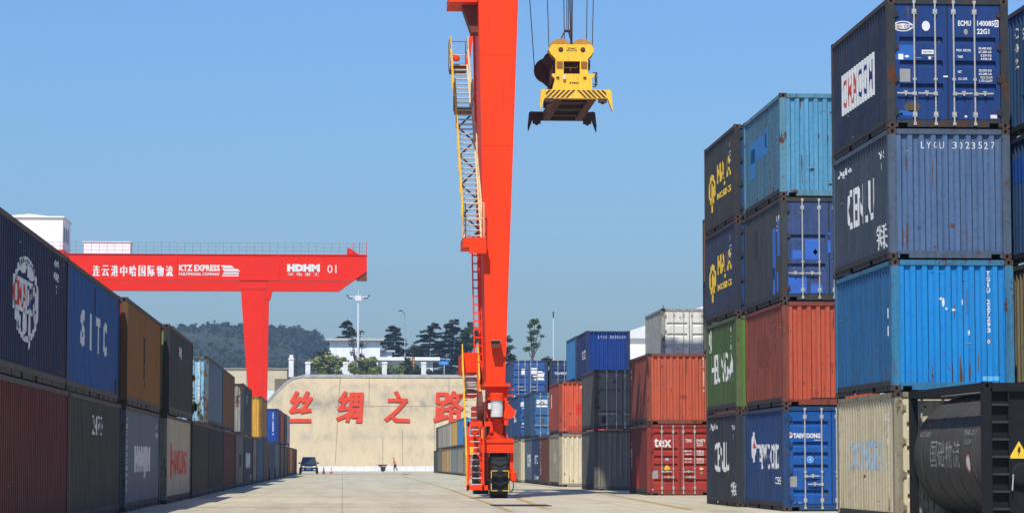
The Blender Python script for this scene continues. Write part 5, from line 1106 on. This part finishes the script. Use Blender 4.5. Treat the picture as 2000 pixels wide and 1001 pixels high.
broadleaf(26.3, 384, 5, clumps(18, 3.6, 2, .6, 3.6, 1.2, 14), 14, 3200, .26, 'dark rounded tree mass behind the stacked blue containers', LD)
broadleaf(20.8, 390, 4, clumps(14, 3.0, 2, .5, 3.0, 1.1, 15), 15, 2200, .24, 'dark hedge like tree behind the blue road sign', LD)
broadleaf(9.9, 398, 5, clumps(10, 1.2, 1, 1.5, 6.2, .8, 16), 16, 1100, .22, 'dark bare branched tree before the low white building', LD)
broadleaf(-2.6, 400, 5, clumps(10, 1.4, 1, 1.0, 4.6, 1.2, 17), 17, 1500, .25, 'dark round tree at the corner of the two storey building', LD)
broadleaf(2.2, 402, 5.5, clumps(12, 1.2, 1, 3, 8.6, .8, 18), 18, 500, .2, 'thin almost leafless tree in front of the two storey building', LD)
FLW = foliage('oleander_bloom', (0.55, 0.36, 0.22, 1), (0.70, 0.52, 0.34, 1), 2); OL = foliage('oleander_leaf', (0.12, 0.18, 0.045, 1), (0.26, 0.32, 0.10, 1), .9)
for x, w, h, sd, lb in ((-2.0, 2.6, 3.4, 21, 'tall flowering shrub beside the second white pillar'), (2.6, 2.2, 3.2, 22, 'flowering green shrub between the middle white pillars'), (4.6, 1.4, 1.9, 24, 'low green shrub without flowers behind the fence'), (6.9, 1.6, 2.2, 23, 'small green shrub next to the dark hedge')):
    cl = clumps(18, w * .8, .9, .4, h - .4, .8, sd)
    s_ = broadleaf(x, 374.5, 1.5, cl, sd, 3400, .2, lb, OL, 'shrub', 'flowering_shrub', 'shrubs behind the terrace fence', None, .08)
    if sd in (21, 22): leafcloud([((c_[0], c_[1] - .25, c_[2] + .2), (r_[0] * 1.05, r_[1] * 1.05, r_[2] * 1.05)) for c_, r_ in cl if c_[2] > h * .45], 260, .15, sd + 9).build('blossom', FLW, s_, recalc=False)
broadleaf(10.8, 375.5, 1.5, clumps(12, 2.0, .8, .4, 1.9, .7, 25), 25, 1500, .2, 'dark shrub behind the fence by the low white building', LD, 'shrub', 'flowering_shrub', 'shrubs behind the terrace fence', None, .08)

# ------------------------------------------------------------------ masts, sign
M_POLE = plain('pole_white', (0.72, 0.73, 0.74, 1), .5)
t = empty('light_mast', (2.25, 400, TZ - .1)); tag(t, 'tall white floodlight mast with two wide lamp arms', 'light mast')
MB().tube((0, 0, 0), (0, 0, 13.3), .22, .13, 10).build('pole', M_POLE, t); MB().tube((0, 0, 13.3), (0, 0, 14.3), .03, n=6).build('lightning_rod', M_POLE, t)
MB().box(-.45, -.3, 12.5, .45, .3, 13.3).build('winch_ring', M_POLE, t)
for s_ in (-1, 1):
    MB().beam((s_ * .4, 0, 13.0), (s_ * 1.5, 0, 13.15), .18, .16).build('arm', M_POLE, t); MB().box(s_ * 1.15 - .35, -.3, 12.85, s_ * 1.15 + .3, .3, 13.0).build('floodlight', M_IRON, t)
t2 = MB().beam((-1.4, 0, 13.15), (-1.75, 0, 13.35), .25, .16).build('floodlight', M_IRON, t); MB().beam((1.4, 0, 13.15), (1.75, 0, 13.35), .25, .16).build('floodlight', M_IRON, t)
t = empty('street_lamp', (9.35, 405, TZ - .1)); tag(t, 'thin grey street lamp with a hooked arm above the low white building', 'street lamp')
MB().tube((0, 0, 0), (0, 0, 10.6), .1, .06, 8).build('pole', plain('pole_grey', (.35, .37, .4, 1)), t); MB().tube((0, 0, 10.6), (-.25, 0, 11.2), .05, n=6).tube((-.25, 0, 11.2), (-.5, 0, 11.35), .05, n=6).build('arm', M_IRON, t); MB().box(-.95, -.14, 11.25, -.4, .14, 11.42).build('lamp_head', M_IRON, t)
t = empty('road_sign', (14.3, 378, TZ - .1)); tag(t, 'small blue direction sign on a thin pole above the wall', 'sign')
MB().tube((0, 0, 0), (0, 0, 2.1), .05, n=8).build('pole', M_POLE, t); sg = MB().prism([(-.65, 2.1), (.6, 2.1), (.6, 2.75), (-.65, 2.75), (-.85, 2.42)], -.03, .03).build('panel', plain('sign_blue', C(40, 130, 215), .5), t)
decal(flat_surf((0, -.03, 0), (1, 0, 0), (0, 0, 1), (0, -1, 0)), RECT, 0, 2.42, .8, .1, plain('sign_pale', C(150, 200, 240)), sg, 'lettering', .01)
t = empty('flag_pole', (26.8, 340, 0)); tag(t, 'thin pale pole standing above the dark blue container stack', 'pole')
MB().tube((0, 0, 0), (0, 0, 20.5), .09, .04, 8).build('pole', M_POLE, t); MB().box(-.08, -.08, 19.6, .08, .08, 20.4).build('pole_head', M_IRON, t)
t = empty('banner_post', (9.9, 376, TZ - .1)); tag(t, 'narrow dark post with yellow characters behind the fence', 'post')
MB().box(-.18, -.1, 0, .18, .1, 3.1).build('board', M_CRD, t)
for i in range(7): MB().box(-.11, -.13, .3 + i * .4, .11, -.1, .52 + i * .4).build('character_block', M_YEL, t)

# ------------------------------------------------------------------ car, cones, worker with wheelbarrow
M_CAR = plain('car_black', (0.012, 0.013, 0.016, 1), .25, 0, .1, 3, .5); M_CGL = plain('car_glass', (0.03, 0.04, 0.05, 1), .1, 0, .1, 3, .6); M_HL = plain('headlamp', (.75, .77, .8, 1), .2)
car = empty('parked_car', (-3.5, 280, 0)); tag(car, 'dark minivan facing the camera beside the far end of the left row', 'car')
bm_ = MB(); secs = [(-2.25, .42, .78, .74), (-2.1, .30, .92, .84), (-1.5, .28, 1.02, .87), (-1.0, .28, 1.08, .88), (2.1, .28, 1.1, .88), (2.35, .4, 1.0, .82)]
for y, z0, z1, w in secs: bm_.v += [(-w, y, z0), (w, y, z0), (w, y, (z0 + z1) / 2), (w * .95, y, z1), (-w * .95, y, z1), (-w, y, (z0 + z1) / 2)]
for i in range(len(secs) - 1):
    for q in range(6): bm_.f.append((i * 6 + q, i * 6 + (q + 1) % 6, (i + 1) * 6 + (q + 1) % 6, (i + 1) * 6 + q))
bm_.f += [tuple(range(6)), tuple(range(len(secs) * 6 - 1, len(secs) * 6 - 7, -1))]
bm_.build('body', M_CAR, car)
MB().add([(-.84, -1.15, 1.06), (.84, -1.15, 1.06), (.86, 2.1, 1.09), (-.86, 2.1, 1.09), (-.66, -.35, 1.68), (.66, -.35, 1.68), (.68, 1.9, 1.70), (-.68, 1.9, 1.70)], [(0, 1, 5, 4), (1, 2, 6, 5), (2, 3, 7, 6), (3, 0, 4, 7)]).build('window', M_CGL, car, recalc=True)
MB().add([(-.67, -.38, 1.67), (.67, -.38, 1.67), (.69, 1.92, 1.69), (-.69, 1.92, 1.69), (-.6, -.2, 1.74), (.6, -.2, 1.74), (.62, 1.8, 1.76), (-.62, 1.8, 1.76)], [(0, 1, 5, 4), (1, 2, 6, 5), (2, 3, 7, 6), (3, 0, 4, 7), (4, 5, 6, 7)]).build('roof', M_CAR, car)
for s_ in (-1, 1):
    MB().prism([(s_ * .38, .80), (s_ * .74, .84), (s_ * .78, .72), (s_ * .42, .66)], -2.29, -2.1).build('headlight', M_HL, car); MB().box(s_ * .95 - .1, -.95, 1.05, s_ * .95 + .1, -.8, 1.22).build('mirror', M_CAR, car)
    MB().box(s_ * .62 - .12, -2.29, .42, s_ * .62 + .12, -2.2, .5).build('fog_lamp', M_HL, car)
    for y in (-1.4, 1.5):
        ty = MB().lathe((s_ * .86 - .11, y, .33), (1, 0, 0), [(0, .2), (.02, .31), (.05, .33), (.17, .33), (.2, .31), (.22, .2)], 24).build('tyre', M_RUBBER, car); MB().lathe((s_ * .86 - .112, y, .33), (1, 0, 0), [(0, .05), (0, .2), (.224, .2), (.224, .05)], 16).build('rim', M_GALV, ty)
MB().box(-.34, -2.29, .66, .34, -2.22, .78).build('grille', M_GALV, car); MB().box(-.24, -2.3, .46, .24, -2.24, .6).build('licence_plate', plain('plate_blue', C(40, 110, 210)), car); MB().box(-.72, -2.29, .3, .72, -2.2, .4).build('bumper', M_RUBBER, car)
for x, y, lb in ((-1.95, 281, 'orange traffic cone near the parked minivan'), (-1.2, 292, 'orange traffic cone further from the minivan, closer to the wall')):
    t = empty('traffic_cone', (x, y, 0)); tag(t, lb, 'traffic cone', 'traffic cones')
    MB().box(-.2, -.2, .0, .2, .2, .04).build('base', plain('cone_base', (.02, .02, .02, 1)), t); MB().lathe((0, 0, .04), (0, 0, 1), [(0, .15), (.22, .11)], 14).build('lower_cone', plain('cone_orange', C(235, 70, 30)), t)
    MB().lathe((0, 0, .26), (0, 0, 1), [(0, .11), (.18, .075)], 14).build('reflective_band', M_DECAL, t); MB().lathe((0, 0, .44), (0, 0, 1), [(0, .075), (.28, .025)], 14).build('upper_cone', plain('cone_orange', C(235, 70, 30)), t)
def skin(name, joints, bones, mat, parent):
    m = bpy.data.meshes.new(name); m.from_pydata([j[0] for j in joints], bones, []); m.materials.append(None)
    o = put(name, m, mat, parent); bmn = bmesh.new(); bmn.from_mesh(m)
    ly = bmn.verts.layers.skin.new() if not bmn.verts.layers.skin else bmn.verts.layers.skin.active
    for v, j in zip(bmn.verts, joints): v[ly].radius = (j[1], j[1] if len(j) < 3 else j[2])
    bmn.verts.ensure_lookup_table(); bmn.verts[0][ly].use_root = True; bmn.to_mesh(m); bmn.free()
    md = o.modifiers.new('skin', 'SKIN'); md.use_smooth_shade = True; s2 = o.modifiers.new('sub', 'SUBSURF'); s2.levels = 1; s2.render_levels = 2; return o
pe = empty('person', (6.75, 345, 0)); tag(pe, 'worker in an orange vest and cap pushing a wheelbarrow by the wall', 'person')
M_SKIN = plain('skin', (.45, .27, .18, 1), .6); M_TRO = plain('dark_trousers', (.018, .02, .03, 1), .9); M_VEST = plain('vest_orange', C(235, 80, 40), .8)
J = [((0, 0, .92), .13), ((-.06, 0, 1.18), .14, .11), ((-.12, 0, 1.42), .15, .10), ((-.15, 0, 1.52), .055), ((-.18, 0, 1.62), .095), ((-.18, 0, 1.70), .085),
     ((-.12, -.19, 1.40), .06), ((-.20, -.22, 1.14), .048), ((-.44, -.2, .95), .038), ((-.52, -.2, .92), .035), ((-.12, .19, 1.40), .06), ((-.20, .22, 1.14), .048), ((-.44, .2, .95), .038), ((-.52, .2, .92), .035),
     ((-.02, -.1, .88), .09), ((-.14, -.1, .48), .065), ((-.10, -.1, .09), .045), ((-.24, -.1, .04), .04), ((.04, .1, .88), .09), ((.12, .1, .50), .065), ((.30, .1, .12), .045), ((.18, .1, .04), .04)]
Bn = [(0, 1), (1, 2), (2, 3), (3, 4), (4, 5), (2, 6), (6, 7), (7, 8), (8, 9), (2, 10), (10, 11), (11, 12), (12, 13), (0, 14), (14, 15), (15, 16), (16, 17), (0, 18), (18, 19), (19, 20), (20, 21)]
skin('body', J, Bn, M_SKIN, pe)
skin('trousers', [((0, 0, .95), .15), ((-.02, -.1, .86), .105), ((-.14, -.1, .48), .08), ((-.105, -.1, .13), .062), ((.04, .1, .86), .105), ((.12, .1, .50), .08), ((.285, .1, .15), .062)], [(0, 1), (1, 2), (2, 3), (0, 4), (4, 5), (5, 6)], M_TRO, pe)
skin('vest', [((0, 0, .96), .155, .135), ((-.06, 0, 1.2), .165, .13), ((-.12, 0, 1.42), .17, .12), ((-.13, -.19, 1.38), .07), ((-.18, -.215, 1.2), .06), ((-.13, .19, 1.38), .07), ((-.18, .215, 1.2), .06)], [(0, 1), (1, 2), (2, 3), (3, 4), (2, 5), (5, 6)], M_VEST, pe)
MB().lathe((-.18, 0, 1.68), (0, 0, 1), [(0, .15), (.02, .115), (.08, .105), (.13, .05)], 14).build('cap', M_VEST, pe)
wb = empty('wheelbarrow', (5.2, 345, 0)); tag(wb, 'grey single axle wheelbarrow pushed by the worker', 'wheelbarrow')
MB().add([(-.75, -.35, .92), (.55, -.35, .92), (.55, .35, .92), (-.75, .35, .92), (-.3, -.22, .52), (.35, -.22, .52), (.35, .22, .52), (-.3, .22, .52)], [(0, 1, 5, 4), (1, 2, 6, 5), (2, 3, 7, 6), (3, 0, 4, 7), (4, 5, 6, 7)]).build('tray', M_CRD, wb)
for s_ in (-1, 1):
    MB().tube((-.2, s_ * .3, .62), (1.05, s_ * .24, .93), .025, n=6).build('handle', M_GALV, wb); MB().tube((.3, s_ * .28, .72), (.42, s_ * .28, .02), .022, n=6).build('leg', M_GALV, wb)
    ty = MB().lathe((0, s_ * .4 - .04, .32), (0, 1, 0), [(0, .26), (.01, .31), (.07, .31), (.08, .26)], 20).build('wheel', M_RUBBER, wb); MB().tube((0, s_ * .4, .32), (0, 0, .52), .025, n=6).build('axle_strut', M_GALV, ty)

# ------------------------------------------------------------------ air: pale haze over the whole place
hz = MB().box(-700, -60, -1, 700, 1420, 95).build('haze', None); stuff(hz); hz['label'] = 'thin pale daylight haze filling the air'; hz['category'] = 'haze'
m = bpy.data.materials.new('thin_air'); m.use_nodes = True; t_ = m.node_tree; t_.nodes.clear()
pv = t_.nodes.new('ShaderNodeVolumePrincipled'); pv.inputs['Color'].default_value = (0.58, 0.80, 1.0, 1); pv.inputs['Density'].default_value = 0.00027; pv.inputs['Anisotropy'].default_value = 0.2
mo_ = t_.nodes.new('ShaderNodeOutputMaterial'); t_.links.new(pv.outputs[0], mo_.inputs['Volume'])
hz.material_slots[0].material = m
